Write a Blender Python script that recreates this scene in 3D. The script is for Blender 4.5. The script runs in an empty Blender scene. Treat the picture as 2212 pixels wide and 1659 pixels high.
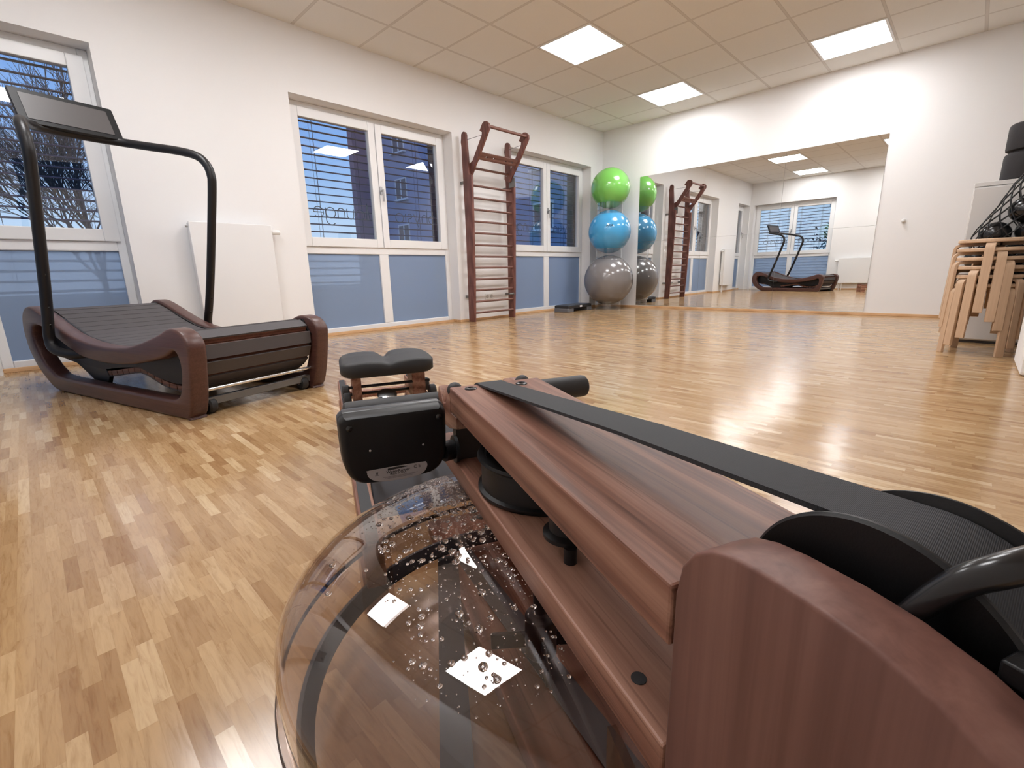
import bpy, bmesh, math, random
from mathutils import Vector, Matrix
rnd = random.Random(7)
PI = math.pi
sc = bpy.context.scene
COL = sc.collection
# ------------------------------------------------------------------ helpers
def link(o, parent=None):
    COL.objects.link(o)
    if parent is not None: o.parent = parent
    return o
def tag(o, label=None, cat=None, group=None, kind=None):
    if label: o['label'] = label
    if cat: o['category'] = cat
    if group: o['group'] = group
    if kind: o['kind'] = kind
    return o
def thing(name, label, cat, loc=(0, 0, 0), rz=0.0, group=None):
    o = bpy.data.objects.new(name, None); o.empty_display_size = .1
    link(o); o.location = loc; o.rotation_euler = (0, 0, rz)
    return tag(o, label, cat, group)
def copy_tree(o, parent=None):
    c = o.copy(); COL.objects.link(c)
    if parent is not None: c.parent = parent
    for ch in list(o.children): copy_tree(ch, c)
    return c

class MB:
    """collects shapes; build() links them as one mesh object"""
    def __init__(s): s.v = []; s.f = []; s.m = []; s.mi = 0
    def add(s, vs, fs):
        n = len(s.v); s.v += [tuple(v) for v in vs]
        for f in fs: s.f.append([i + n for i in f]); s.m.append(s.mi)
        return s
    def mat(s, i): s.mi = i; return s
    def box(s, x0, x1, y0, y1, z0, z1, M=None):
        vs = [Vector((x, y, z)) for x in (x0, x1) for y in (y0, y1) for z in (z0, z1)]
        if M is not None: vs = [M @ v for v in vs]
        return s.add(vs, [(0, 1, 3, 2), (4, 6, 7, 5), (0, 4, 5, 1), (2, 3, 7, 6), (0, 2, 6, 4), (1, 5, 7, 3)])
    def prism(s, pts, fn, d0, d1):
        """polygon pts (a,b) extruded between d0,d1; fn(a,b,d)->xyz"""
        n = len(pts); vs = [fn(a, b, d0) for a, b in pts] + [fn(a, b, d1) for a, b in pts]
        fs = [list(range(n))[::-1], list(range(n, 2 * n))] + [(i, (i + 1) % n, n + (i + 1) % n, n + i) for i in range(n)]
        return s.add(vs, fs)
    def tube(s, path, r, n=12, caps=True, closed=False, squash=None):
        P = [Vector(p) for p in path]; R = r if hasattr(r, '__len__') else [r] * len(P)
        N = len(P); vs = []; up = None
        for i in range(N):
            a = P[(i - 1) % N] if (i > 0 or closed) else P[i]; b = P[(i + 1) % N] if (i < N - 1 or closed) else P[i]
            t = (b - a).normalized()
            if up is None:
                up = Vector((0, 0, 1)) if abs(t.z) < .9 else Vector((0, 1, 0))
            u = (up - t * up.dot(t)).normalized(); w = t.cross(u); up = u
            for k in range(n):
                an = 2 * PI * k / n; ca, sa = math.cos(an), math.sin(an)
                if squash: ca *= squash
                vs.append(P[i] + u * (ca * R[i]) + w * (sa * R[i]))
        fs = []
        for i in range(N if closed else N - 1):
            j = (i + 1) % N
            for k in range(n): fs.append((i * n + k, i * n + (k + 1) % n, j * n + (k + 1) % n, j * n + k))
        if caps and not closed:
            fs.append(list(range(n))[::-1]); fs.append([(N - 1) * n + k for k in range(n)])
        return s.add(vs, fs)
    def cyl(s, a, b, r, n=24, r2=None): return s.tube([a, b], [r, r if r2 is None else r2], n)
    def rod(s, a, b, r, n=20, e=.4):
        """cylinder with rounded ends"""
        a = Vector(a); b = Vector(b); t = (b - a).normalized()
        path = []; rr = []
        for k in range(5):
            q = PI / 2 * k / 4; path.append(a + t * (r * e * (1 - math.cos(PI / 2 - q)) if False else r * e * (1 - math.cos(q)) * 0 + r * e * (1 - math.sin(PI / 2 - q)) * 0)); rr.append(r)
        path = [a + t * (r * e * (1 - math.cos(PI / 2 * k / 4))) for k in range(0)]
        prof = [(0, .55), (.12, .8), (.4, .95), (1, 1)]
        path = [a + t * (r * e * u) for u, _ in prof] + [b - t * (r * e * u) for u, _ in prof[::-1]]
        return s.tube(path, [r * w for _, w in prof] + [r * w for _, w in prof[::-1]], n)
    def lathe(s, prof, c=(0, 0, 0), n=48, M=None, cap=True):
        """prof [(r,z)] around z through c"""
        c = Vector(c); vs = []; ids = []
        for r, z in prof:
            if r < 1e-6: ids.append([len(vs)]); vs.append(Vector((0, 0, z)))
            else:
                ids.append(list(range(len(vs), len(vs) + n)))
                vs += [Vector((r * math.cos(2 * PI * k / n), r * math.sin(2 * PI * k / n), z)) for k in range(n)]
        if M is not None: vs = [M @ v for v in vs]
        vs = [v + c for v in vs]; fs = []
        for A, B_ in zip(ids, ids[1:]):
            if len(A) == 1 and len(B_) == 1: continue
            for k in range(n):
                if len(A) == 1: fs.append((A[0], B_[k], B_[(k + 1) % n]))
                elif len(B_) == 1: fs.append((A[k], A[(k + 1) % n], B_[0]))
                else: fs.append((A[k], A[(k + 1) % n], B_[(k + 1) % n], B_[k]))
        return s.add(vs, fs)
    def sphere(s, c, r, n=24, m=16, sq=(1, 1, 1)):
        prof = [(0, -r)] + [(r * math.cos(a), r * math.sin(a)) for a in [-PI / 2 + PI * k / m for k in range(1, m)]] + [(0, r)]
        k0 = len(s.v); s.lathe(prof, (0, 0, 0), n)
        for i in range(k0, len(s.v)):
            v = s.v[i]; s.v[i] = (c[0] + v[0] * sq[0], c[1] + v[1] * sq[1], c[2] + v[2] * sq[2])
        return s
    def build(s, name, mats, parent=None, bevel=0, smooth=35, seg=2, sub=0):
        me = bpy.data.meshes.new(name); me.from_pydata(s.v, [], s.f)
        if not isinstance(mats, (list, tuple)): mats = [mats]
        for m in mats: me.materials.append(m)
        me.polygons.foreach_set('material_index', s.m)
        bm = bmesh.new(); bm.from_mesh(me); bmesh.ops.recalc_face_normals(bm, faces=bm.faces); bm.to_mesh(me); bm.free()
        if smooth: me.shade_smooth(); me.set_sharp_from_angle(angle=math.radians(smooth))
        me.update(); o = link(bpy.data.objects.new(name, me), parent)
        if bevel:
            b = o.modifiers.new('bevel', 'BEVEL'); b.width = bevel; b.segments = seg; b.limit_method = 'ANGLE'; b.angle_limit = math.radians(40)
        if sub:
            b = o.modifiers.new('sub', 'SUBSURF'); b.levels = sub; b.render_levels = sub
        return o

def split_build(mb, name, mats, parent=None, **kw):
    """one object per connected piece"""
    par = list(range(len(mb.v)))
    def find(i):
        while par[i] != i: par[i] = par[par[i]]; i = par[i]
        return i
    for f in mb.f:
        for i in f[1:]: par[find(i)] = find(f[0])
    groups = {}
    for fi, f in enumerate(mb.f): groups.setdefault(find(f[0]), []).append(fi)
    out = []
    for fis in groups.values():
        p = MB(); idx = {}
        for fi in fis:
            for i in mb.f[fi]:
                if i not in idx: idx[i] = len(p.v); p.v.append(mb.v[i])
            p.f.append([idx[i] for i in mb.f[fi]]); p.m.append(mb.m[fi])
        out.append(p.build(name, mats, parent, **kw))
    return out

def smoothpts(pts, n=4, closed=False):
    """catmull-rom through points of any dimension"""
    P = [Vector(p) for p in pts]; N = len(P); out = []
    rng = range(N) if closed else range(N - 1)
    for i in rng:
        p0 = P[(i - 1) % N] if (closed or i > 0) else P[i]; p1 = P[i]; p2 = P[(i + 1) % N]
        p3 = P[(i + 2) % N] if (closed or i + 2 < N) else p2
        for k in range(n):
            t = k / n
            out.append(.5 * ((2 * p1) + (p2 - p0) * t + (2 * p0 - 5 * p1 + 4 * p2 - p3) * t * t + (3 * p1 - p0 - 3 * p2 + p3) * t ** 3))
    if not closed: out.append(P[-1])
    return out
def plate2d(name, loops, half, bev, fn, mat, parent, res=1, smooth=50):
    """2D outline(s) with holes -> solid of half thickness; fn(x,y,z)->xyz"""
    cu = bpy.data.curves.new('outline', 'CURVE'); cu.dimensions = '2D'; cu.fill_mode = 'BOTH'
    cu.extrude = half - bev; cu.bevel_depth = bev; cu.bevel_resolution = 2; cu.offset = -bev
    for L in loops:
        sp = cu.splines.new('POLY'); sp.points.add(len(L) - 1)
        for i, p in enumerate(L): sp.points[i].co = (p[0], p[1], 0, 1)
        sp.use_cyclic_u = True
    tmp = bpy.data.objects.new('outline', cu); COL.objects.link(tmp)
    dg = bpy.context.evaluated_depsgraph_get(); me = bpy.data.meshes.new_from_object(tmp.evaluated_get(dg))
    COL.objects.unlink(tmp); bpy.data.objects.remove(tmp); bpy.data.curves.remove(cu)
    bm = bmesh.new(); bm.from_mesh(me); bmesh.ops.remove_doubles(bm, verts=bm.verts, dist=1e-5)
    for v in bm.verts: v.co = Vector(fn(*v.co))
    bmesh.ops.recalc_face_normals(bm, faces=bm.faces); bm.to_mesh(me); bm.free()
    me.name = name; me.materials.clear(); me.materials.append(mat)
    me.polygons.foreach_set('material_index', [0] * len(me.polygons))
    me.shade_smooth(); me.set_sharp_from_angle(angle=math.radians(smooth))
    return link(bpy.data.objects.new(name, me), parent)
def text_mesh(mb, txt, size, fn, off=0.0, align='CENTER', ext=0.0003):
    cu = bpy.data.curves.new('t', 'FONT'); cu.body = txt; cu.size = size; cu.extrude = ext; cu.align_x = align; cu.offset = off
    tmp = bpy.data.objects.new('t', cu); COL.objects.link(tmp)
    dg = bpy.context.evaluated_depsgraph_get(); me = bpy.data.meshes.new_from_object(tmp.evaluated_get(dg))
    mb.add([fn(*v.co) for v in me.vertices], [list(p.vertices) for p in me.polygons])
    COL.objects.unlink(tmp); bpy.data.objects.remove(tmp); bpy.data.curves.remove(cu); bpy.data.meshes.remove(me)

# ------------------------------------------------------------------ materials
MATS = {}
def newmat(name):
    m = bpy.data.materials.new(name); m.use_nodes = True; nt = m.node_tree; nt.nodes.clear(); MATS[name] = m
    return m, nt, nt.nodes, nt.links
def outp(nt, sock):
    o = nt.nodes.new('ShaderNodeOutputMaterial'); nt.links.new(sock, o.inputs[0]); return o
def pbsdf(nt, col, rough=.5, metal=0, spec=.5, coat=0, **kw):
    b = nt.nodes.new('ShaderNodeBsdfPrincipled')
    if hasattr(col, 'links'): nt.links.new(col, b.inputs['Base Color'])
    else: b.inputs['Base Color'].default_value = (*col, 1)
    b.inputs['Roughness'].default_value = rough; b.inputs['Metallic'].default_value = metal
    b.inputs['Specular IOR Level'].default_value = spec; b.inputs['Coat Weight'].default_value = coat
    return b
def mathn(nt, op, a, b=None):
    n = nt.nodes.new('ShaderNodeMath'); n.operation = op
    for i, x in enumerate((a, b)):
        if x is None: continue
        if hasattr(x, 'links'): nt.links.new(x, n.inputs[i])
        else: n.inputs[i].default_value = x
    return n.outputs[0]
def noise(nt, vec, scale, detail=3, rough=.5, dist=0):
    n = nt.nodes.new('ShaderNodeTexNoise'); n.inputs['Scale'].default_value = scale; n.inputs['Detail'].default_value = detail
    n.inputs['Roughness'].default_value = rough; n.inputs['Distortion'].default_value = dist
    if vec is not None: nt.links.new(vec, n.inputs['Vector'])
    return n.outputs['Fac']
def ramp(nt, fac, stops):
    r = nt.nodes.new('ShaderNodeValToRGB'); nt.links.new(fac, r.inputs[0]); e = r.color_ramp.elements
    while len(e) < len(stops): e.new(.5)
    for el, (p, c) in zip(e, stops): el.position = p; el.color = (*c, 1)
    return r.outputs[0]
def coords(nt, scale=(1, 1, 1), rot=(0, 0, 0), loc=(0, 0, 0)):
    t = nt.nodes.new('ShaderNodeTexCoord'); m = nt.nodes.new('ShaderNodeMapping')
    m.inputs['Scale'].default_value = scale; m.inputs['Rotation'].default_value = rot; m.inputs['Location'].default_value = loc
    nt.links.new(t.outputs['Object'], m.inputs[0]); return m.outputs[0]
def bump(nt, b, h, strength, dist=.002):
    n = nt.nodes.new('ShaderNodeBump'); n.inputs['Strength'].default_value = strength; n.inputs['Distance'].default_value = dist
    nt.links.new(h, n.inputs['Height']); nt.links.new(n.outputs[0], b.inputs['Normal'])
def srgb(r, g, b): return tuple(((c / 255) / 12.92 if c <= 10 else ((c / 255 + .055) / 1.055) ** 2.4) for c in (r, g, b))
def mixc(nt, fac, a, b, mode='MIX'):
    n = nt.nodes.new('ShaderNodeMix'); n.data_type = 'RGBA'; n.blend_type = mode
    for i, x in ((0, fac), (6, a), (7, b)):
        if hasattr(x, 'links'): nt.links.new(x, n.inputs[i])
        else: n.inputs[i].default_value = x if i == 0 else (*x, 1)
    return n.outputs[2]

def simple(name, col, rough=.5, metal=0, spec=.5, coat=0, nscale=0, nstr=.1, var=0.0):
    m, nt, N, L = newmat(name)
    if nscale or var:
        v = coords(nt); f = noise(nt, v, nscale or 20, 4)
        c = mixc(nt, f, tuple(x * (1 - var) for x in col), tuple(min(1, x * (1 + var)) for x in col)) if var else col
        b = pbsdf(nt, c, rough, metal, spec, coat)
        if nscale: bump(nt, b, f, nstr)
    else: b = pbsdf(nt, col, rough, metal, spec, coat)
    outp(nt, b.outputs[0]); return m
def wood(name, dark, mid, light, axis=0, scale=1.0, rough=.38, figure=1.0, spec=.4, ring=.22, pore_s=.75):
    m, nt, N, L = newmat(name)
    sc3 = [95 * scale] * 3; sc3[axis] = 2.2 * scale
    sf = [7 * scale] * 3; sf[axis] = .9 * scale
    st = [260 * scale] * 3; st[axis] = 7 * scale
    fine = noise(nt, coords(nt, sc3), 1.0, 5, .6, .3)
    v = coords(nt, sf); broad = noise(nt, v, 1.0, 3, .5, 1.2 * figure)
    wv = nt.nodes.new('ShaderNodeTexWave'); wv.wave_type = 'RINGS'; wv.inputs['Scale'].default_value = 1.3
    wv.inputs['Distortion'].default_value = 5 * figure; wv.inputs['Detail'].default_value = 3; wv.inputs['Detail Scale'].default_value = .8
    L.new(v, wv.inputs['Vector'])
    f = mathn(nt, 'ADD', mathn(nt, 'MULTIPLY', fine, .55), mathn(nt, 'ADD', mathn(nt, 'MULTIPLY', broad, .35), mathn(nt, 'MULTIPLY', wv.outputs['Fac'], ring)))
    c = ramp(nt, f, [(.28, dark), (.5, mid), (.74, light)])
    pore = noise(nt, coords(nt, st), 1.0, 2, .5)
    pc = ramp(nt, pore, [(.30, (.55, .5, .48)), (.42, (1, 1, 1))])
    c = mixc(nt, pore_s, c, pc, 'MULTIPLY')
    b = pbsdf(nt, c, rough, 0, spec); bump(nt, b, pore, .08, .0006); outp(nt, b.outputs[0]); return m

WALL = simple('wall_paint', (.84, .835, .835), .9, nscale=260, nstr=.05)
CAB = simple('cabinet_white', srgb(214, 212, 210), .45)
PVC = simple('white_window_plastic', (.84, .845, .855), .35)
PVCG = simple('white_lacquer', (.83, .83, .83), .4)
GASK = simple('dark_gasket', (.12, .12, .13), .6)
BLACK = simple('black_plastic', (.006, .006, .007), .42, 0, .32, nscale=900, nstr=.06)
BLACKG = simple('black_gloss', (.01, .01, .011), .22)
BLACKR = simple('black_rubber', (.022, .022, .024), .6, nscale=500, nstr=.1)
BLACKM = simple('black_metal', (.012, .011, .012), .38, 0, .4)
FOAM = simple('black_foam', (.017, .015, .017), .75, nscale=150, nstr=.3)
CHROME = simple('chrome', (.75, .75, .76), .2, 1)
STEEL = simple('brushed_steel', (.42, .42, .43), .4, 1)
GREYM = simple('grey_metal', (.2, .2, .2), .5, .6)
GREYP = simple('grey_plastic', (.13, .135, .15), .55)
SEATM = simple('seat_vinyl', (.017, .018, .020), .55, nscale=700, nstr=.1)
BELT = newmat('webbing')
m, nt, N, L = BELT; BELT = m
v = coords(nt, (900, 300, 1)); wv = nt.nodes.new('ShaderNodeTexWave'); wv.inputs['Scale'].default_value = 1.0; wv.bands_direction = 'DIAGONAL'; L.new(v, wv.inputs['Vector'])
c = ramp(nt, wv.outputs['Fac'], [(0, (.010, .011, .014)), (1, (.024, .026, .031))]); b = pbsdf(nt, c, .7); bump(nt, b, wv.outputs['Fac'], .25, .0006); outp(nt, b.outputs[0])
WAL_X = wood('walnut_along_x', srgb(66, 40, 31), srgb(134, 93, 77), srgb(168, 128, 109), 0, rough=.42, spec=.3)
WAL_Z = wood('walnut_upright', srgb(80, 52, 46), srgb(116, 81, 72), srgb(140, 105, 94), 2, .6, rough=.45, spec=.3, ring=.05, pore_s=.2)
TMW = wood('dark_stained_ash', srgb(66, 42, 38), srgb(90, 60, 54), srgb(108, 76, 68), 0, 1.2, .42, .4)
TMSL = wood('slat_wood', srgb(72, 42, 34), srgb(110, 72, 58), srgb(135, 92, 74), 1, 2.0, .45, .4)
BARW = wood('red_brown_oak', srgb(80, 48, 43), srgb(106, 67, 60), srgb(126, 84, 75), 2, 1.0, .4, .5)
BARX = wood('red_brown_rung', srgb(84, 54, 48), srgb(108, 74, 66), srgb(126, 90, 81), 0, 1.0, .4, .5)
BIRCH = wood('birch_laminate', srgb(190, 160, 132), srgb(200, 170, 141), srgb(212, 184, 156), 2, 1.0, .5, .3, .4, .05, .15)
BASEW = wood('oak_skirting', srgb(186, 142, 98), srgb(208, 166, 122), srgb(222, 184, 142), 0, 1.0, .45, .3)
RUBT = simple('belt_rubber', srgb(74, 70, 72), .62, nscale=300, nstr=.2)
GRN = simple('green_vinyl', srgb(122, 196, 92), .2, spec=.6, coat=.35)
BLU = simple('blue_vinyl', srgb(72, 164, 218), .2, spec=.6, coat=.35)
GRY = simple('grey_vinyl', srgb(128, 124, 124), .2, spec=.6, coat=.35)
BLIND = simple('blind_slat', srgb(70, 62, 78), .5)
DKBR = simple('dark_brown_rail', srgb(66, 54, 56), .6)
SOFFIT = simple('reveal_plaster', (.8, .785, .765), .9)
LETT = simple('slate_lettering', srgb(66, 76, 92), .8)
FACB = simple('render_facade', srgb(170, 178, 205), .9, nscale=6, nstr=.05)
FACM = simple('mauve_facade', srgb(150, 128, 146), .9)
DGLASS = simple('dark_window_glass', srgb(96, 90, 100), .25)
BARK = simple('bark', srgb(92, 88, 88), .9)
BARKD = simple('dark_bark', srgb(58, 58, 66), .9)
LEAF = simple('evergreen_leaf', srgb(42, 58, 62), .8)
GROUND = simple('lawn', srgb(90, 100, 80), .95, nscale=3, nstr=.1, var=.2)
LABELM = simple('silver_label', srgb(176, 172, 174), .45, .2)
INK = simple('black_ink', (.02, .02, .022), .6)
INK2 = simple('faint_ink', srgb(120, 114, 116), .6)
SOCK = simple('socket_white', (.8, .8, .79), .35)
SCREEN = simple('screen', srgb(74, 70, 70), .4)
def mirror_mat():
    m, nt, N, L = newmat('mirror_silver'); g = N.new('ShaderNodeBsdfGlossy'); g.inputs['Color'].default_value = (.90, .91, .90, 1); g.inputs['Roughness'].default_value = 0
    outp(nt, g.outputs[0]); return m
MIRROR = mirror_mat()
def thin_glass(name, tint, f0=1.45, gloss=(1, 1, 1), rough=0.0, boost=1.0):
    m, nt, N, L = newmat(name)
    t = N.new('ShaderNodeBsdfTransparent'); t.inputs[0].default_value = (*tint, 1)
    g = N.new('ShaderNodeBsdfGlossy'); g.inputs['Color'].default_value = (*gloss, 1); g.inputs['Roughness'].default_value = rough
    fr = N.new('ShaderNodeFresnel'); fr.inputs[0].default_value = f0
    f = mathn(nt, 'MINIMUM', mathn(nt, 'MULTIPLY', fr.outputs[0], boost), 1.0)
    # back faces see the same fresnel as front faces
    ge = N.new('ShaderNodeNewGeometry'); vm = N.new('ShaderNodeVectorMath'); vm.operation = 'DOT_PRODUCT'
    L.new(ge.outputs['Incoming'], vm.inputs[0]); L.new(ge.outputs['Normal'], vm.inputs[1])
    cosv = mathn(nt, 'ABSOLUTE', vm.outputs['Value'])
    one = mathn(nt, 'SUBTRACT', 1.0, cosv); p5 = mathn(nt, 'POWER', one, 5.0); r0 = ((f0 - 1) / (f0 + 1)) ** 2
    f = mathn(nt, 'MINIMUM', mathn(nt, 'MULTIPLY', mathn(nt, 'ADD', mathn(nt, 'MULTIPLY', p5, 1 - r0), r0), boost), 1.0)
    mx = N.new('ShaderNodeMixShader'); L.new(f, mx.inputs[0]); L.new(t.outputs[0], mx.inputs[1]); L.new(g.outputs[0], mx.inputs[2])
    outp(nt, mx.outputs[0]); return m
GLASS = thin_glass('window_glass', (.90, .92, .95), 1.52, boost=1.8)
ACRYL = thin_glass('clear_acrylic', (.93, .94, .95), 1.5, boost=1.6)
TANKG = thin_glass('smoked_polycarbonate', (.84, .785, .76), 1.55, boost=1.3)
TANKB = thin_glass('smoked_polycarbonate_under_water', (.84, .785, .76), 1.33, boost=.08)
WATER = thin_glass('water', (.90, .88, .87), 1.33, boost=.12)
def drop_mat():
    m, nt, N, L = newmat('droplet'); g = N.new('ShaderNodeBsdfGlass'); g.inputs['IOR'].default_value = 1.36; g.inputs['Roughness'].default_value = 0
    outp(nt, g.outputs[0]); return m
DROP = drop_mat()
TANKI = thin_glass('smoked_polycarbonate_inner', (.95, .93, .92), 1.5, boost=1.0)
def frosted():
    m, nt, N, L = newmat('frosted_film')
    d = N.new('ShaderNodeBsdfDiffuse'); d.inputs[0].default_value = (*srgb(180, 198, 220), 1)
    tl = N.new('ShaderNodeBsdfTranslucent'); tl.inputs[0].default_value = (.8, .86, .95, 1)
    tr = N.new('ShaderNodeBsdfTransparent'); tr.inputs[0].default_value = (.85, .9, 1, 1)
    a = N.new('ShaderNodeMixShader'); a.inputs[0].default_value = .45; L.new(d.outputs[0], a.inputs[1]); L.new(tl.outputs[0], a.inputs[2])
    b = N.new('ShaderNodeMixShader'); b.inputs[0].default_value = .34; L.new(a.outputs[0], b.inputs[1]); L.new(tr.outputs[0], b.inputs[2])
    outp(nt, b.outputs[0]); return m
FROST = frosted()
def emis(name, col, s):
    m, nt, N, L = newmat(name); e = N.new('ShaderNodeEmission'); e.inputs[0].default_value = (*col, 1); e.inputs[1].default_value = s; outp(nt, e.outputs[0]); return m
LAMP = emis('led_panel', (1, .99, 1.0), 25.0)

def floor_mat():
    m, nt, N, L = newmat('mosaic_parquet')
    t = N.new('ShaderNodeTexCoord'); sp = N.new('ShaderNodeSeparateXYZ'); L.new(t.outputs['Object'], sp.inputs[0])
    X, Y = sp.outputs[0], sp.outputs[1]
    rowf = mathn(nt, 'DIVIDE', X, .0228); row = mathn(nt, 'FLOOR', rowf)
    wn = N.new('ShaderNodeTexWhiteNoise'); wn.noise_dimensions = '1D'; L.new(row, wn.inputs['W'])
    yy = mathn(nt, 'ADD', mathn(nt, 'DIVIDE', Y, .158), mathn(nt, 'MULTIPLY', wn.outputs['Value'], 7.3)); cell = mathn(nt, 'FLOOR', yy)
    cb = N.new('ShaderNodeCombineXYZ'); L.new(row, cb.inputs[0]); L.new(cell, cb.inputs[1])
    w2 = N.new('ShaderNodeTexWhiteNoise'); w2.noise_dimensions = '2D'; L.new(cb.outputs[0], w2.inputs['Vector'])
    rv = w2.outputs['Value']
    tone = ramp(nt, rv, [(0, srgb(156, 120, 83)), (.12, srgb(170, 136, 97)), (.6, srgb(184, 151, 111)), (.9, srgb(194, 164, 125)), (1, srgb(206, 180, 144))])
    # grain, offset per block
    cb2 = N.new('ShaderNodeCombineXYZ'); L.new(mathn(nt, 'MULTIPLY', X, 130), cb2.inputs[0]); L.new(mathn(nt, 'MULTIPLY', Y, 14), cb2.inputs[1]); L.new(mathn(nt, 'MULTIPLY', rv, 60), cb2.inputs[2])
    g = noise(nt, cb2.outputs[0], 1.0, 5, .62, .8)
    gc = ramp(nt, g, [(.30, (.74, .67, .60)), (.42, (.90, .87, .84)), (.55, (1, 1, 1)), (.75, (1.06, 1.05, 1.03))])
    c = mixc(nt, .95, tone, gc, 'MULTIPLY')
    fx = mathn(nt, 'FRACT', rowf); fy = mathn(nt, 'FRACT', yy)
    ex = mathn(nt, 'LESS_THAN', mathn(nt, 'MINIMUM', fx, mathn(nt, 'SUBTRACT', 1.0, fx)), .022)
    ey = mathn(nt, 'LESS_THAN', mathn(nt, 'MINIMUM', fy, mathn(nt, 'SUBTRACT', 1.0, fy)), .004)
    c = mixc(nt, mathn(nt, 'MULTIPLY', mathn(nt, 'MAXIMUM', ex, ey), .16), c, srgb(130, 92, 56))
    b = pbsdf(nt, c, .18, 0, .55, 0)
    # every block lies a little differently
    nm = N.new('ShaderNodeNormal') if False else None
    v1 = N.new('ShaderNodeVectorMath'); v1.operation = 'SUBTRACT'; L.new(w2.outputs['Color'], v1.inputs[0]); v1.inputs[1].default_value = (.5, .5, .5)
    v2 = N.new('ShaderNodeVectorMath'); v2.operation = 'MULTIPLY'; L.new(v1.outputs[0], v2.inputs[0]); v2.inputs[1].default_value = (.022, .022, 0)
    ge = N.new('ShaderNodeNewGeometry'); v3 = N.new('ShaderNodeVectorMath'); v3.operation = 'ADD'; L.new(v2.outputs[0], v3.inputs[0]); L.new(ge.outputs['Normal'], v3.inputs[1])
    v4 = N.new('ShaderNodeVectorMath'); v4.operation = 'NORMALIZE'; L.new(v3.outputs[0], v4.inputs[0]); L.new(v4.outputs[0], b.inputs['Normal'])
    outp(nt, b.outputs[0]); return m
FLOOR = floor_mat()
T = .625; GX0 = -.4324; GY0 = -.5394
def ceil_mat():
    m, nt, N, L = newmat('mineral_ceiling_tiles')
    t = N.new('ShaderNodeTexCoord'); sp = N.new('ShaderNodeSeparateXYZ'); L.new(t.outputs['Object'], sp.inputs[0])
    def edge(s, o):
        f = mathn(nt, 'FRACT', mathn(nt, 'DIVIDE', mathn(nt, 'ADD', s, 50 * T - o), T))
        return mathn(nt, 'MINIMUM', f, mathn(nt, 'SUBTRACT', 1.0, f))
    e = mathn(nt, 'MINIMUM', edge(sp.outputs[0], GX0), edge(sp.outputs[1], GY0))
    ln = mathn(nt, 'LESS_THAN', e, .014)
    gap = mathn(nt, 'MULTIPLY', mathn(nt, 'LESS_THAN', e, .021), mathn(nt, 'GREATER_THAN', e, .014))
    n = noise(nt, t.outputs['Object'], 60, 5, .7)
    c = mixc(nt, n, (.79, .77, .73), (.83, .81, .77))
    c = mixc(nt, mathn(nt, 'MULTIPLY', ln, .5), c, (.55, .5, .45)); c = mixc(nt, mathn(nt, 'MULTIPLY', gap, .45), c, (.35, .31, .27))
    b = pbsdf(nt, c, .95, spec=.1); outp(nt, b.outputs[0]); return m
CEIL = ceil_mat()

# ------------------------------------------------------------------ room shell
H = 2.7136; XB = -7.08; YR = -6.2; TH = .32; ZW = 2.17; DP = .16
W2 = (-4.91, -3.09); W3 = (-2.13, -.315); W1 = (-7.03, -6.22); W4 = (-1.93, -.10)
def struct(o): o['kind'] = 'structure'; return o
struct(MB().box(XB - TH, .2, YR - .2, TH, -.12, 0).build('floor', FLOOR))
struct(MB().box(XB - TH, .2, YR - .2, TH, H, H + .12).build('ceiling', CEIL))
w = MB()
xs = [XB - TH, W1[0], W1[1], W2[0], W2[1], W3[0], W3[1], .2]
for a, b_ in ((0, 1), (2, 3), (4, 5), (6, 7)): w.box(xs[a], xs[b_], 0, TH, 0, H)
for a, b_ in (W1, W2, W3): w.box(a, b_, 0, TH, ZW, H)
struct(w.build('wall_left', WALL, smooth=0))
struct(MB().box(0, .2, YR - .2, 0, 0, H).build('wall_front', WALL, smooth=0))
w = MB(); w.box(XB - TH, XB, W4[1], 0, 0, H).box(XB - TH, XB, YR - .2, W4[0], 0, H).box(XB - TH, XB, W4[0], W4[1], ZW, H)
struct(w.build('wall_back', WALL, smooth=0))
struct(MB().box(XB, 0, YR - .2, YR, 0, H).build('wall_right', WALL, smooth=0))
# short return of white wall beside the stools, with a rounded lower corner
struct(MB().box(-3.35, -2.88, YR, -4.775, 0, H).build('wall_column', WALL, bevel=.02, smooth=0))
# skirting
bb = MB()
for a, b_ in ((W1[1], W2[0]), (W2[1], W3[0]), (W3[1], 0)): bb.box(a, b_, -.014, 0, 0, .03)
for a, b_ in (W1, W2, W3): bb.box(a, b_, DP - .045, DP - .031, 0, .03)
for x in (W1[1], W2[0], W2[1], W3[0], W3[1]):
    s_ = 1 if x in (W1[1], W2[1], W3[1]) else -1
    bb.box(min(x, x - s_ * .012), max(x, x - s_ * .012), -.014, DP - .031, 0, .03)
struct(bb.build('baseboard_left', BASEW, bevel=.003, smooth=0))
struct(MB().box(-.016, 0, YR, -.014, 0, .03).build('baseboard_front', wood('oak_skirting_y', srgb(186, 142, 98), srgb(208, 166, 122), srgb(222, 184, 142), 1, 1, .45, .3), bevel=.003, smooth=0))
struct(MB().box(XB, XB + .016, YR, W4[0], 0, .03).build('baseboard_back', MATS['oak_skirting_y'], bevel=.003, smooth=0))

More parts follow.
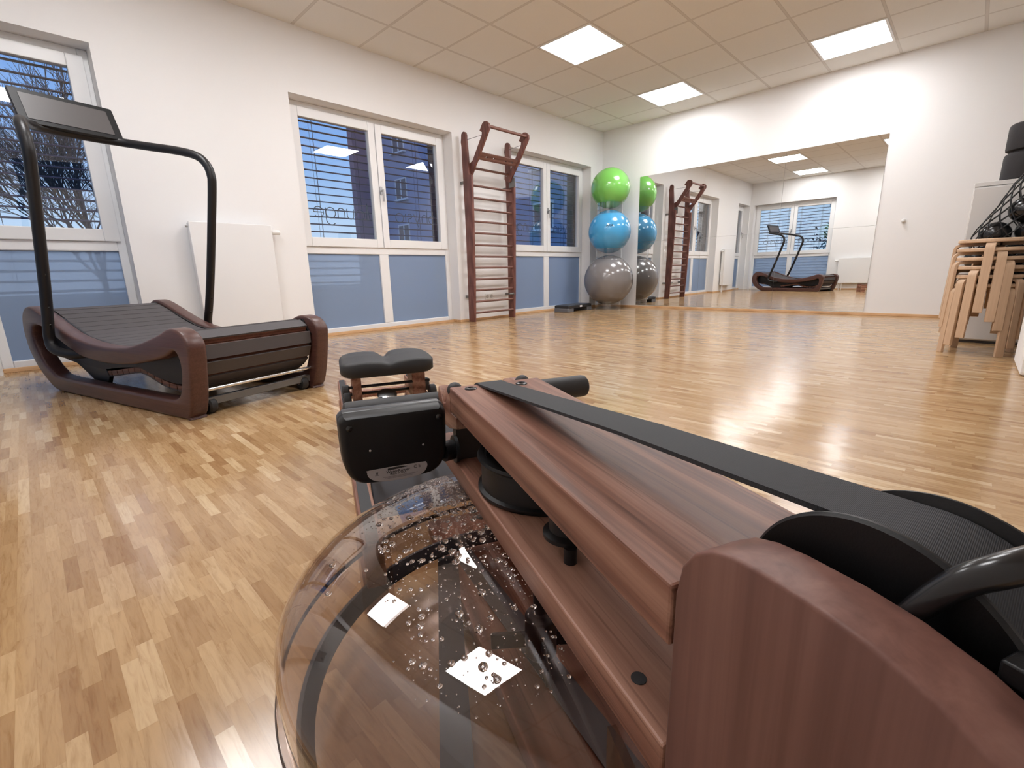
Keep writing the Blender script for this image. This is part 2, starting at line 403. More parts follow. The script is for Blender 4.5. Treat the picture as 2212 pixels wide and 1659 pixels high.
# lettering strokes (unit x-height = 1)
def arc(cx, cy, rx, ry, a0, a1, n=18): return [(cx + rx * math.cos(math.radians(a0 + (a1 - a0) * k / n)), cy + ry * math.sin(math.radians(a0 + (a1 - a0) * k / n))) for k in range(n + 1)]
GL = {'o': (1.0, [arc(.5, .5, .5, .5, 0, 360)]),
      'p': (1.0, [arc(.5, .5, .5, .5, 0, 360), [(0, .95), (0, -.7)]]),
      'h': (.75, [[(0, 1.7), (0, 0)], arc(.36, .62, .36, .38, 180, 0) + [(.72, 0)]]),
      'y': (.85, [[(0, 1), (.42, 0)], [(.85, 1), (.14, -.7)]]),
      's': (.6, [arc(.3, .76, .26, .24, 30, 270, 12) + arc(.3, .26, .28, .26, 90, -150, 12)]),
      'i': (.08, [[(.04, 0), (.04, 1)]]),
      'l': (.4, [[(.05, 0), (.3, 1.7)], [(.3, 1.7), (.42, 0)]]),
      'u': (.75, [[(0, 1)] + arc(.36, .38, .36, .38, 180, 360) + [(.72, 1)]]),
      'n': (.75, [[(0, 0), (0, .62)] + arc(.36, .62, .36, .38, 180, 0) + [(.72, 0)]]),
      'g': (1.0, [arc(.5, .5, .5, .5, 0, 360), [(1, .95), (1, -.15)] + arc(.5, -.15, .5, .5, 0, -140)]),
      'e': (1.0, [arc(.5, .5, .5, .5, 0, 320), [(0.02, .5), (.98, .5)]]),
      '(': (.7, [arc(.35, .45, .35, .45, 40, 320), [(.5, 1.5), (.15, .75)]])}
def strokes(mb, txt, size, x0, fn, gap=.24, wd=.045):
    x = x0
    for ch in txt:
        if ch == ' ': x += .5 * size; continue
        adv, ss = GL[ch]
        for st in ss:
            P = [Vector((x + a * size, b * size)) for a, b in st]; vs = []
            for i, q in enumerate(P):
                t = (P[min(i + 1, len(P) - 1)] - P[max(i - 1, 0)]).normalized(); nn = Vector((-t.y, t.x)) * (wd * size / 1.0)
                vs += [fn(*(q + nn)), fn(*(q - nn))]
            mb.add(vs, [(2 * i, 2 * i + 1, 2 * i + 3, 2 * i + 2) for i in range(len(P) - 1)])
        x += (adv + gap) * size
    return x

def window(idx, x0, x1, fn, double=True, lettering=None, handle_side=None, blindlabel='', flip=False):
    """fn(x, d, z): x along wall, d depth outward from inner wall face"""
    root = bpy.data.objects.new('window_%d' % idx, None); link(root); root['kind'] = 'structure'
    def bx(mb, a, b_, d0, d1, z0, z1):
        vs = [fn(x, d, z) for x in (a, b_) for d in (d0, d1) for z in (z0, z1)]
        mb.add(vs, [(0, 1, 3, 2), (4, 6, 7, 5), (0, 4, 5, 1), (2, 3, 7, 6), (0, 2, 6, 4), (1, 5, 7, 3)])
    D = DP; xm = (x0 + x1) / 2
    f = MB()
    fw = .055
    bx(f, x0, x0 + fw, D, D + .07, 0, ZW); bx(f, x1 - fw, x1, D, D + .07, 0, ZW)
    bx(f, x0 + fw, x1 - fw, D, D + .07, ZW - .07, ZW); bx(f, x0 + fw, x1 - fw, D, D + .07, 0, .07)
    bx(f, x0 + fw, x1 - fw, D, D + .07, .815, .885)
    if double: bx(f, xm - .055, xm + .055, D, D + .07, .07, .815)
    f.build('window_frame', PVC, root, bevel=.006, smooth=0)
    halves = ((x0 + .03, xm - .004), (xm + .004, x1 - .03)) if double else ((x0 + .03, x1 - .03),)
    gl = []
    for a, b_ in halves:
        s = MB(); sw = .082
        la = sw + .012 if not double or a < xm - .1 and a == halves[0][0] else sw - .008
        ra = sw + .012 if b_ == halves[-1][1] else sw - .008
        bx(s, a, a + la, D - .018, D + .045, .885, 2.125); bx(s, b_ - ra, b_, D - .018, D + .045, .885, 2.125)
        bx(s, a + la, b_ - ra, D - .018, D + .045, 2.04, 2.125); bx(s, a + la, b_ - ra, D - .018, D + .045, .885, .972)
        so = s.build('sash', PVC, root, bevel=.005, smooth=0)
        g = MB(); bx(g, a + la, b_ - ra, D + .02, D + .024, .972, 2.04); g.build('pane', GLASS, so, smooth=0)
        gl.append((a + la, b_ - ra))
    lows = ((x0 + .055, xm - .055), (xm + .055, x1 - .055)) if double else ((x0 + .055, x1 - .055),)
    for a, b_ in lows:
        g = MB(); bx(g, a, b_, D + .02, D + .026, .07, .815); g.build('frosted_pane', FROST, root, smooth=0)
    if double or handle_side:
        hx = xm + .018 if double else (x1 - .06 if handle_side > 0 else x0 + .06)
        hm = MB()
        pth = [fn(hx, D - .018, 1.47), fn(hx, D - .055, 1.47), fn(hx, D - .062, 1.462), fn(hx, D - .062, 1.45)]
        hm.tube(pth, .0085, 10); hm.tube([fn(hx, D - .062, 1.478), fn(hx, D - .062, 1.36)], .010, 10, squash=.8)
        bx(hm, hx - .014, hx + .014, D - .026, D - .018, 1.43, 1.51)
        hm.build('handle', STEEL, root, bevel=.002)
    if lettering:
        for (a, b_), (txt, align) in zip(gl, lettering):
            mb = MB(); size = .1
            g2 = (lambda u, v, a=a, b_=b_: fn(b_ - .035 - u, D + .0262, 1.165 + v)) if not flip else (lambda u, v, a=a, b_=b_: fn(a + .035 + u, D + .0262, 1.165 + v))
            strokes(mb, txt, size, 0, g2); mb.build('lettering', LETT, root, smooth=0)
    # dark outer reveal
    r = MB(); bx(r, x0 - .0, x0 + .012, D + .07, D + .30, 0, ZW); bx(r, x1 - .012, x1, D + .07, D + .30, 0, ZW); bx(r, x0, x1, D + .07, D + .30, ZW - .012, ZW)
    r.build('outer_reveal', DKBR, root, smooth=0)
    # outside blind, slats open
    c = fn((x0 + x1) / 2, D + .16, 0)
    bl = thing('venetian_blind', blindlabel, 'blind', (c[0], c[1], 0), group='outside blinds'); inv = Vector((c[0], c[1], 0))
    fn0 = lambda x, d, z: Vector(fn(x, d, z)) - inv
    s = MB(); z = 2.13
    while z > .04:
        lo = z < .80
        p = [(-.035, -.003), (-.018, .004), (0, .006), (.018, .004), (.035, -.003)]
        vs = []
        for x in (x0 + .03, x1 - .03):
            for (u, v_) in p: vs.append(fn0(x, D + .165 + u, z + v_ + u * .16))
            for (u, v_) in p: vs.append(fn0(x, D + .165 + u, z + v_ + u * .16 - .003))
        n5 = 5; fs = []
        for k in range(4): fs += [(k, k + 1, 10 + k + 1, 10 + k), (5 + k, 15 + k, 15 + k + 1, 5 + k + 1)]
        fs += [(0, 10, 15, 5), (4, 9, 19, 14)]
        s.add(vs, fs); z -= .0725
    s.build('slats', BLIND, bl, smooth=60)
    s = MB()
    for u in ((.17, .42, .58, .83) if double else (.2, .8)):
        x = x0 + (x1 - x0) * u
        for d in (.132, .198): s.tube([fn0(x, D + d, .03), fn0(x, D + d, 2.14)], .0015, 5)
        s.tube([fn0(x + .02, D + .165, .03), fn0(x + .02, D + .165, 2.14)], .002, 5)
    split_build(s, 'cord', BLIND, bl)
    s = MB()
    for xx in (x0 + .014, x1 - .034):
        vs = [fn0(x, d, z) for x in (xx, xx + .02) for d in (D + .15, D + .18) for z in (.01, 2.15)]
        s.add(vs, [(0, 1, 3, 2), (4, 6, 7, 5), (0, 4, 5, 1), (2, 3, 7, 6), (0, 2, 6, 4), (1, 5, 7, 3)])
    split_build(s, 'guide_rail', DKBR, bl, smooth=0)
    return root
fl = lambda x, d, z: (x, d, z)
fb = lambda x, d, z: (XB - d, x, z)
window(1, *W1, fl, False, None, -1, 'slatted blind outside the tall narrow window behind the treadmill display')
window(2, *W2, fl, True, (('lounge', 0), ('physio', 0)), None, 'slatted blind outside the wide window left of the climbing bars')
window(3, *W3, fl, True, (('lounge', 0), ('physio', 0)), None, 'slatted blind outside the window between the climbing bars and the exercise balls')
window(4, *W4, fb, True, (('lounge', 0), ('physio', 0)), None, 'slatted blind outside the window seen only in the mirror', flip=True)

# ------------------------------------------------------------------ ceiling lights
def lightname(x, y):
    return {(-.43, 0): 'square ceiling light nearest the corner above the left end of the mirror', (-.43, 1): 'square ceiling light above the right end of the mirror, furthest right in view',
            (-2.31, 0): 'square ceiling light in front of the climbing bars, largest of the three on the ceiling',
            (-4.18, 0): 'square ceiling light in the mirror, nearer of the two reflected', (-6.06, 0): 'square ceiling light in the mirror, farther of the two reflected'}.get((x, y), 'square ceiling light outside the photograph behind the camera side of the room')
proto = None
for xi, x in enumerate((-.43, -2.31, -4.18, -6.06)):
    for yi, y in enumerate((-1.164, -3.039)):
        lab = lightname(x, yi)
        if proto is None:
            proto = thing('ceiling_light', lab, 'ceiling light', (x - T / 2, y - T / 2, H), group='square panel lights in the ceiling')
            h = T / 2 - .008; f = MB()
            for a in ((-h, -h + .02, -h, h), (h - .02, h, -h, h), (-h + .02, h - .02, -h, -h + .02), (-h + .02, h - .02, h - .02, h)): f.box(*a, -.007, -.0005)
            f.build('frame', PVCG, proto, smooth=0)
            MB().box(-h + .02, h - .02, -h + .02, h - .02, -.006, -.001).build('diffuser', LAMP, proto, smooth=0)
        else:
            o = copy_tree(proto); o.location = (x - T / 2, y - T / 2, H); o['label'] = lab

# ------------------------------------------------------------------ mirror
mr = thing('wall_mirror', 'large mirror of six joined panes on the wall beside the exercise balls', 'mirror', (0, -2.17, .035))
ys = (-.685, -1.678, -2.67, -3.665); zs = (.035, 1.005, 1.955)
for i in range(3):
    for j in range(2):
        a, b_ = ys[i + 1] + .001, ys[i] - .001; p = MB()
        tl = ((0, 0), (.0006, -.0004), (-.0012, .0008))[i][j]
        x0 = -.007
        p.add([(x0 + dx, y + 2.17, z - .035) for y in (a, b_) for z in (zs[j] + .001, zs[j + 1] - .001) for dx in (0, .005)],
              [(0, 2, 3, 1), (4, 5, 7, 6), (0, 1, 5, 4), (2, 6, 7, 3), (0, 4, 6, 2), (1, 3, 7, 5)])
        po = p.build('mirror_pane', MIRROR, mr, smooth=0)
MB().box(-.004, 0, ys[3] + 2.17, ys[0] + 2.17, -.008, 0).build('bottom_trim', PVCG, mr, smooth=0)

# ------------------------------------------------------------------ radiators
def radiator(x0, x1, fn, label, valve_right=True, cap=True, z0=.16, z1=1.035):
    c = Vector(fn((x0 + x1) / 2, 0, 0)); r = thing('radiator', label, 'radiator', (c.x, c.y, 0), group='flat white radiators')
    g = lambda x, d, z: Vector(fn(x, d, z)) - Vector((c.x, c.y, 0))
    def bx(mb, a, b_, d0, d1, za, zb):
        mb.add([g(x, d, z) for x in (a, b_) for d in (d0, d1) for z in (za, zb)], [(0, 1, 3, 2), (4, 6, 7, 5), (0, 4, 5, 1), (2, 3, 7, 6), (0, 2, 6, 4), (1, 5, 7, 3)])
    b_ = MB(); bx(b_, x0, x1, .088, .105, z0, z1); b_.build('front_panel', PVCG, r, bevel=.004)
    b_ = MB(); bx(b_, x0 + .002, x1 - .002, .03, .088, z0 + .008, z1 - .006); b_.build('casing', PVCG, r, bevel=.003)
    b_ = MB(); bx(b_, x0 + .1, x0 + .14, .0, .03, z0 + .1, z1 - .1); bx(b_, x1 - .14, x1 - .1, .0, .03, z0 + .1, z1 - .1); split_build(b_, 'wall_bracket', PVCG, r, bevel=.002)
    b_ = MB(); zc = z1 - .055; s = 1 if valve_right else -1; xe = x1 if valve_right else x0
    b_.tube([g(xe, .06, zc), g(xe + s * .02, .06, zc)], .012, 14); v = b_.build('valve', STEEL, r)
    b_ = MB(); b_.tube([g(xe + s * .012, .06, zc), g(xe + s * .02, .06, zc), g(xe + s * .075, .06, zc), g(xe + s * .08, .06, zc)], [.018, .022, .020, .016], 20); b_.build('thermostat_knob', SOCK, v)
    b_ = MB(); b_.tube([g(x0 if valve_right else x1, .06, z1 - .035), g((x0 if valve_right else x1) - s * .014, .06, z1 - .035)], .009, 8); b_.build('air_vent', STEEL, r)
    b_ = MB()
    for k in (0, .05):
        xx = (x1 if valve_right else x0) - s * (.06 + k)
        b_.tube([g(xx, .06, .0), g(xx, .06, z0 + .01)], .009, 10)
    split_build(b_, 'supply_pipe', PVCG, r)
    return r
radiator(-5.85, -5.24, lambda x, d, z: (x, -d, z), 'flat white wall radiator standing upright between the left windows', True)
radiator(-3.4, -2.15, lambda x, d, z: (XB + d, x, z), 'long low white radiator seen only in the mirror', True, z0=.16, z1=.74)

# sockets and wall sensor
so = thing('power_socket', 'white double power socket low on the wall behind the climbing bars', 'socket', (-2.595, 0, .295))
MB().box(-.072, .072, -.010, 0, -.037, .037).build('cover_plate', SOCK, so, bevel=.004)
b_ = MB()
for x in (-.036, .036): b_.lathe([(.0, .001), (.021, .001), (.022, -.0035), (.024, -.0035), (.024, .002), (0, .0025)], (x, -.0112, 0), 20, Matrix.Rotation(PI / 2, 4, 'X'))
split_build(b_, 'socket_insert', simple('socket_grey', srgb(190, 188, 186), .5), so)  # inserts in a greyer tone than the cover plate
ws = MB().lathe([(0, 0), (.022, 0), (.022, -.006), (.014, -.010), (.012, -.03), (.017, -.036), (.012, -.044), (0, -.046)], (0, 0, 0), 20, Matrix.Rotation(PI / 2, 4, 'Y')).build('wall_hook', SOCK)
ws.location = (-.0005, -3.90, 1.034); tag(ws, 'small round white hook knob on the wall right of the mirror', 'hook')

# ------------------------------------------------------------------ climbing wall bars
wb = thing('wall_bars', 'tall red-brown wooden wall bars with a pull-up frame standing between two windows', 'wall bars', (-2.64, -.12, 0))
wo = Vector((-2.64, -.12, 0))
prof = [(-.055, 0), (-.155, 0), (-.178, .42), (-.198, 1.1), (-.208, 1.62), (-.208, 1.69), (-.20, 1.70), (-.165, 1.705), (-.158, 1.80), (-.15, 1.94), (-.136, 2.08), (-.136, 2.13), (-.125, 2.16), (-.105, 2.172), (-.08, 2.168), (-.062, 2.15), (-.055, 2.10), (-.048, 2.07), (-.055, 2.03), (-.06, 1.7), (-.068, 1.1), (-.06, .42)]
XL, XR = -2.985, -2.275
for x in (XL, XR):
    plate2d('upright', [prof], .016, .003, lambda a, b_, c, x=x: (x + c - wo.x, a - wo.y, b_), BARW, wb)
for z in (1.79, 1.597, 1.46, 1.33, 1.195, 1.063, .925, .79, .657, .519, .386, .247, .109):
    y = -.176 if z > 1.7 else -.185 + (.01 if z < .6 else 0)
    MB().tube([(XL - wo.x + .012, y - wo.y + .035, z), (XR - wo.x - .012, y - wo.y + .035, z)], .0165, 14, squash=.8).build('rung', BARX, wb)
arm = [(-.075, 1.745), (-.095, 1.715), (-.155, 1.695), (-.175, 1.71), (-.24, 1.80), (-.29, 1.86), (-.385, 1.99), (-.41, 2.025), (-.465, 2.10), (-.49, 2.14), (-.485, 2.18), (-.45, 2.212), (-.415, 2.218), (-.385, 2.205), (-.335, 2.14), (-.352, 2.128), (-.372, 2.118), (-.368, 2.085), (-.345, 2.055), (-.20, 1.855), (-.10, 1.81), (-.078, 1.79)]
armc = [(a, b_) for a, b_ in arm]
for x, s in ((XL + .034, 1), (XR - .034, -1)):
    ao = plate2d('pull_up_arm', [armc], .014, .003, lambda a, b_, c, x=x: (x + c - wo.x, a - wo.y, b_), BARW, wb)
    MB().cyl((x - wo.x - .016, -.11 - wo.y, 1.775), (x - wo.x + .016, -.11 - wo.y, 1.775), .006, 10).build('bolt', STEEL, ao)
MB().rod((XL + .03 - wo.x, -.455 - wo.y, 2.165), (XR - .03 - wo.x, -.455 - wo.y, 2.165), .017, 16).build('pull_up_bar', BARX, wb)
# grip board with four oval holes
ux, uz = Vector((0, -.50, .62)).normalized(), None
hol = []
Lb = (XR - XL) - .10
for cx in (-.20, -.085, .11, .225): hol.append([(cx + .016 * math.cos(t * PI / 8), .011 * math.sin(t * PI / 8)) for t in range(16)])
def gb(a, b_, c):
    v = Vector((0, -.29, 1.895)) + ux * b_ + Vector((0, ux.z, -ux.y)) * c
    return (a + (XL + XR) / 2 - wo.x, v.y - wo.y, v.z)
plate2d('grip_board', [[(-Lb / 2, -.042), (Lb / 2, -.042), (Lb / 2, .042), (-Lb / 2, .042)]] + hol, .011, .002, gb, BARX, wb)
b_ = MB()
for x in (XL + .01, XR - .01): b_.tube([(x - wo.x, -.125 - wo.y, 2.085), (x + (.022 if x < -2.6 else -.022) - wo.x, -.36 - wo.y, 2.09)], .0022, 6)
split_build(b_, 'cable', BLACKM, wb)
b_ = MB()
for x in (XL, XR):
    for z in (1.635, .31): b_.box(x - wo.x - .012, x - wo.x + .012, -.07 - wo.y, -.001 - wo.y, z - .016, z + .016)
split_build(b_, 'wall_bracket', GREYM, wb, bevel=.002)
MB().box(XR - wo.x - .024, XR - wo.x - .016, -.232 - wo.y, -.125 - wo.y, 1.635, 1.75).build('hinge_plate', GREYM, wb, bevel=.002)
b_ = MB().cyl((XR - .10 - wo.x, -.16 - wo.y, .316), (XR - .012 - wo.x, -.16 - wo.y, .316), .012, 14); b_.cyl((XR - .022 - wo.x, -.16 - wo.y, .316), (XR - .016 - wo.x, -.16 - wo.y, .316), .018, 14); b_.build('foot_peg', GREYM, wb)

# ------------------------------------------------------------------ exercise balls in the corner with acrylic rings
BX, BY = -.42, -.43
def ring(label, z0, z1, r):
    o = MB().lathe([(r, z0 - z0), (r, z1 - z0), (r - .003, z1 - z0), (r - .003, 0), (r, 0)], (0, 0, 0), 48).build('ball_stand_ring', ACRYL)
    o.location = (BX, BY, z0); return tag(o, label, 'ball stand', group='clear rings holding the exercise balls')
def ball(name, label, z, r, mat, logo=False):
    t = thing(name, label, 'ball', (BX, BY, z), group='exercise balls stacked in the corner')
    prof = [(0, -r)]; n = 96
    for k in range(1, n):
        a = -PI / 2 + PI * k / n; rr = r * (1 + (.0016 if abs(a) < 1.0 and k % 2 else 0)); prof.append((rr * math.cos(a), r * math.sin(a)))
    prof.append((0, r)); MB().lathe(prof, (0, 0, 0), 64).build('shell', mat, t, smooth=60)
    if logo:
        d = Vector((-6.42, -4.1, -.25)); d.z = 0; d.normalize(); d = (d + Vector((0, 0, .15))).normalized(); rt = Vector((0, 0, 1)).cross(d).normalized(); up = d.cross(rt)
        mb = MB(); text_mesh(mb, 'ARA', .055, lambda x, y, z: d * (r + .0015 - (x * x + y * y) / (2 * r)) + rt * x + up * y, 0); mb.build('printed_logo', INK, t, smooth=0)
    else:
        d = Vector((.4, -.8, .1)).normalized(); MB().lathe([(0, .002), (.012, .002), (.013, -.002)], d * (r - .001), 14, d.to_track_quat('Z', 'Y').to_matrix().to_4x4()).build('air_plug', SOCK, t)
    return t
ring('lowest clear ring on the floor under the silver grey ball', 0, .1195, .2)
ball('exercise_ball', 'large silver grey exercise ball, lowest of the corner stack', .440, .377, GRY)
ring('clear ring between the grey and the blue exercise ball', .7605, .9170, .2)
ball('exercise_ball', 'medium blue exercise ball with small dark print, middle of the corner stack', 1.165, .318, BLU, True)
ring('clear ring between the blue and the green exercise ball', 1.4130, 1.5770, .2)
ball('exercise_ball', 'light green exercise ball on top of the corner stack', 1.785, .288, GRN)

# ------------------------------------------------------------------ step board
st = thing('aerobic_step', 'low black step platform with grey feet on the floor under the window', 'step platform', (-1.02, -.20, 0), math.radians(4))
def rrect(hx, hy, r, n=5):
    out = []
    for cx, cy, a0 in ((hx - r, hy - r, 0), (-hx + r, hy - r, 90), (-hx + r, -hy + r, 180), (hx - r, -hy + r, 270)):
        for k in range(n + 1): a = math.radians(a0 + 90 * k / n); out.append((cx + r * math.cos(a), cy + r * math.sin(a)))
    return out
fnz = lambda a, b_, d: (a, b_, d)
MB().prism(rrect(.325, .135, .03), fnz, .055, .095).build('platform', BLACKR, st, bevel=.006)
MB().prism(rrect(.30, .115, .02), fnz, .095, .100).build('tread_mat', simple('tread_mat', srgb(66, 72, 84), .8, nscale=400, nstr=.3), st)
for s in (-1, 1):
    MB().prism([(s * .19, -.13), (s * .32, -.13), (s * .335, -.11), (s * .335, .11), (s * .32, .13), (s * .19, .13)], fnz, 0, .055).build('foot', GREYP, st, bevel=.005)
MB().box(-.03, .03, -.1375, -.135, .062, .088).build('size_label', SOCK, st)

# ------------------------------------------------------------------ curved treadmill
TA = math.radians(15.6)
tm = thing('curved_treadmill', 'dark wood treadmill with curved slatted running belt and black hoop handrail', 'treadmill', (-6.42, -2.30, 0), TA)
# local: x = w (across), y = u (towards window wall)
K = .9
fo = [(0, .292), (.0, .33), (.03, .368), (.08, .388), (.14, .389), (.22, .362), (.35, .327), (.49, .297), (.6, .286), (.71, .283), (.83, .287), (.94, .296), (1.095, .321), (1.2, .352), (1.31, .39), (1.4, .424), (1.484, .452), (1.55, .465), (1.60, .460), (1.645, .436), (1.678, .398), (1.70, .34), (1.70, .275), (1.685, .208), (1.62, .115), (1.50, .03), (1.42, .002), (1.33, 0), (.7, 0), (.13, 0), (.085, .012), (.055, .06), (.02, .18)]
fi = [(.084, .215), (.088, .275), (.115, .298), (.156, .283), (.21, .264), (.344, .238), (.483, .217), (.60, .206), (.70, .202), (.81, .203), (.928, .211), (1.054, .228), (1.22, .285), (1.357, .338), (1.45, .362), (1.52, .366), (1.565, .345), (1.585, .30), (1.575, .235), (1.52, .155), (1.44, .107), (1.36, .084), (1.0, .078), (.47, .078), (.24, .078), (.16, .09), (.115, .13)]
fos = [tuple(p) for p in smoothpts(fo, 3, True)]; fis = [tuple(p) for p in smoothpts(fi, 3, True)]
WT = .70; FH = .0375
for w0 in (FH, WT - FH):
    plate2d('side_frame', [fos, fis], FH, .012, lambda a, b_, c, w0=w0: (w0 + c, a, b_), wood('frame_ash', srgb(66, 42, 38), srgb(86, 57, 51), srgb(100, 70, 63), 1, 1.2, .36, .3, .45, .04) if 'frame_ash' not in MATS else MATS['frame_ash'], tm)
    b_ = MB(); # inner black cheek
    lo = [(a * .985 + .012, max(.03, b2 - .012)) for a, b2 in fo]
# running belt: closed loop of slats
path = [(.035, .30), (.05, .345), (.09, .372), (.14, .374), (.22, .348), (.35, .314), (.49, .284), (.6, .273), (.71, .270), (.83, .274), (.94, .283), (1.095, .308), (1.2, .339), (1.31, .377), (1.4, .411), (1.484, .438), (1.55, .448), (1.60, .440), (1.645, .405), (1.665, .345), (1.655, .28), (1.60, .21), (1.50, .165), (1.36, .15), (1.2, .118), (1.0, .10), (.8, .125), (.62, .145), (.45, .10), (.3, .085), (.18, .10), (.09, .155), (.045, .22)]
ps = [Vector((p[0], p[1])) for p in smoothpts(path, 8, True)]
def _n(i):
    t = (ps[(i + 1) % len(ps)] - ps[i - 1]).normalized(); return Vector((-t.y, t.x))
ps = [ps[i] - _n(i) * .030 for i in range(len(ps))]
ps.append(ps[0]); acc = [0]
for a, c in zip(ps, ps[1:]): acc.append(acc[-1] + (c - a).length)
tot = acc[-1]; ns = 54; pitch = tot / ns
def at(s):
    s %= tot
    for i in range(len(acc) - 1):
        if acc[i + 1] >= s: f = (s - acc[i]) / (acc[i + 1] - acc[i] + 1e-9); return ps[i].lerp(ps[i + 1], f)
    return ps[-1]
b_ = MB()
for k in range(ns):
    s0 = (k + .28) * pitch; a = at(s0); c = at(s0 + pitch * .97); t = (c - a).normalized(); n_ = Vector((-t.y, t.x))  # path runs clockwise (rear -> top -> front): outward = left
    for mi, h0, h1, e in ((0, .023, .030, .0), (1, .0, .023, .0)):
        i_ = t * (.0002 if mi == 0 else 0); j_ = t * (.0012 if mi == 0 else .004); q = [a + n_ * h0 + i_, c + n_ * h0 - i_, c + n_ * h1 - j_, a + n_ * h1 + j_]
        b_.mat(mi).prism([(p.x, p.y) for p in q], lambda u, z, d: (d, u, z), .088, WT - .088)
b_.build('running_belt', [RUBT, TMSL], tm, smooth=0)
b_ = MB()
for w0, w1 in ((.076, .086), (WT - .086, WT - .076)):
    lowp = [(.045, .30), (.09, .374), (.22, .35), (.35, .316), (.6, .276), (.83, .277), (1.095, .31), (1.31, .38), (1.55, .452), (1.64, .41), (1.67, .33), (1.60, .20), (1.45, .19), (1.2, .15), (1.0, .14), (.8, .165), (.62, .18), (.45, .14), (.3, .125), (.18, .135), (.10, .17)]
    b_.prism(lowp, lambda u, z, d: (d, u, z), w0, w1)
split_build(b_, 'belt_cheek', BLACK, tm, smooth=0)
b_ = MB().cyl((.08, 1.50, .30), (WT - .08, 1.50, .30), .085, 24); b_.cyl((.08, .16, .25), (WT - .08, .16, .25), .045, 20); split_build(b_, 'roller', BLACKM, tm)
b_ = MB(); b_.prism([(1.50, .30), (1.38, .34), (1.05, .22), (.98, .10), (1.02, .05), (1.15, .06), (1.30, .13), (1.48, .2)], lambda u, z, d: (d, u, z), .085, .105); b_.prism([(1.50, .30), (1.38, .34), (1.05, .22), (.98, .10), (1.02, .05), (1.15, .06), (1.30, .13), (1.48, .2)], lambda u, z, d: (d, u, z), WT - .105, WT - .085)
split_build(b_, 'bearing_bracket', BLACKM, tm, bevel=.003)
MB().cyl((.07, .085, .115), (WT - .07, .085, .115), .009, 16).build('lift_rod', CHROME, tm)
MB().box(.07, WT - .07, .10, .125, .04, .075).build('cross_beam', GREYM, tm, bevel=.003)
for w0 in (.11, WT - .11):
    b_ = MB().lathe([(0, -.018), (.03, -.018), (.036, -.010), (.036, .010), (.03, .018), (0, .018)], (w0, .12, .037), 24, Matrix.Rotation(PI / 2, 4, 'Y')); wh = b_.build('transport_wheel', BLACKR, tm)
    MB().cyl((w0 - .022, .12, .037), (w0 + .022, .12, .037), .008, 10).build('axle_bolt', CHROME, wh)
# handrail posts: rise outside the frames, lean back, then run forward to the display
def rail(w, s):
    return [(w + s * .10, 1.02, .235), (w + s * .04, 1.10, .225), (w, 1.20, .25), (w, 1.235, .31), (w, 1.19, .42), (w, 1.12, .6), (w, 1.03, .86), (w, .945, 1.12), (w, .935, 1.19), (w - s * -.005, .955, 1.25), (w + s * .02, 1.01, 1.30), (w + s * .06, 1.12, 1.335), (w + s * .13, 1.30, 1.37), (w + s * .20, 1.43, 1.395)]
WL, WR = -.035, .765
left = rail(WL, 1); right = rail(WR, -1)
MB().tube(smoothpts(left + [(.30, 1.47, 1.40), (.43, 1.47, 1.40)] + right[::-1], 6), .0235, 18).build('handrail', BLACKM, tm)
b_ = MB()
for w in (WL, WR):
    for u, z in ((1.205, .38), (1.17, .47), (1.145, .54), (1.11, .63)): b_.sphere((w, u - .021, z), .006, 8, 6)
split_build(b_, 'rail_bolt', BLACKG, tm)
b_ = MB(); M = Matrix.Translation((.345, 1.43, 1.40)) @ Matrix.Rotation(math.radians(-24), 4, 'X')
b_.prism(rrect(.225, .10, .012), lambda a, c, d: M @ Vector((a, d, c + .10)), -.010, .010)
dp = b_.build('display', BLACK, tm, bevel=.002)
MB().prism(rrect(.188, .074, .004), lambda a, c, d: M @ Vector((a, d, c + .10)), -.0125, -.0102).build('screen', SCREEN, dp)
MB().prism(rrect(.195, .078, .004), lambda a, c, d: M @ Vector((a, d, c + .10)), .0102, .0115).build('glossy_back', BLACKG, dp)

# ------------------------------------------------------------------ cabinet, foam rollers, net of balls, stools
cb = thing('cabinet', 'white cabinet behind the stool stack with black foam rollers on top', 'cabinet', (-1.76, -5.14, 0))
MB().box(-.30, .30, -.69, .69, .02, 1.085).build('body', CAB, cb, bevel=.002)
MB().box(-.305, .30, -.70, .69, 1.087, 1.115).build('top_board', CAB, cb, bevel=.003)
MB().box(-.27, .28, -.66, .66, 0, .02).build('plinth', GASK, cb)
for y0, y1 in ((-.685, -.002), (.002, .685)):
    d = MB().box(-.318, -.301, y0, y1, .03, 1.075).build('cabinet_door', CAB, cb, bevel=.002)
    yy = y1 - .05 if y0 < -.1 else y0 + .05
    MB().tube([(-.318, yy, .50), (-.34, yy, .50), (-.34, yy, .64), (-.318, yy, .64)], .005, 8).build('door_handle', STEEL, d)
rp = [(.045, 0), (.118, 0), (.130, .008), (.132, .02), (.132, .15), (.128, .168), (.118, .176), (.045, .176)]
fr = None
for k, lab in enumerate(('upright black foam roller standing directly on the white cabinet', 'black foam roller stacked on top of the other roller, topmost at the right edge')):
    t = thing('foam_roller', lab, 'foam roller', (-1.93, -4.70, 1.1155 + k * .187), group='black foam rollers on the cabinet')
    MB().lathe(rp + [(.045, 0)], (0, 0, 0), 40).build('foam_body', FOAM, t)
    MB().lathe([(.040, .001), (.0448, .001), (.0448, .175), (.040, .175), (.040, .001)], (0, 0, 0), 24).build('core_tube', BLACK, t)
    if k == 1: MB().tube([(-.128, .03, -.004), (-.118, -.02, -.004), (-.10, -.05, -.004)], .0045, 8).build('strap_clip', CHROME, t)
    if k == 0: MB().lathe([(0.1, .1765), (.112, .1765), (.112, .1865), (.1, .1865), (.1, .1765)], (0, 0, 0), 32).build('collar', FOAM, t)

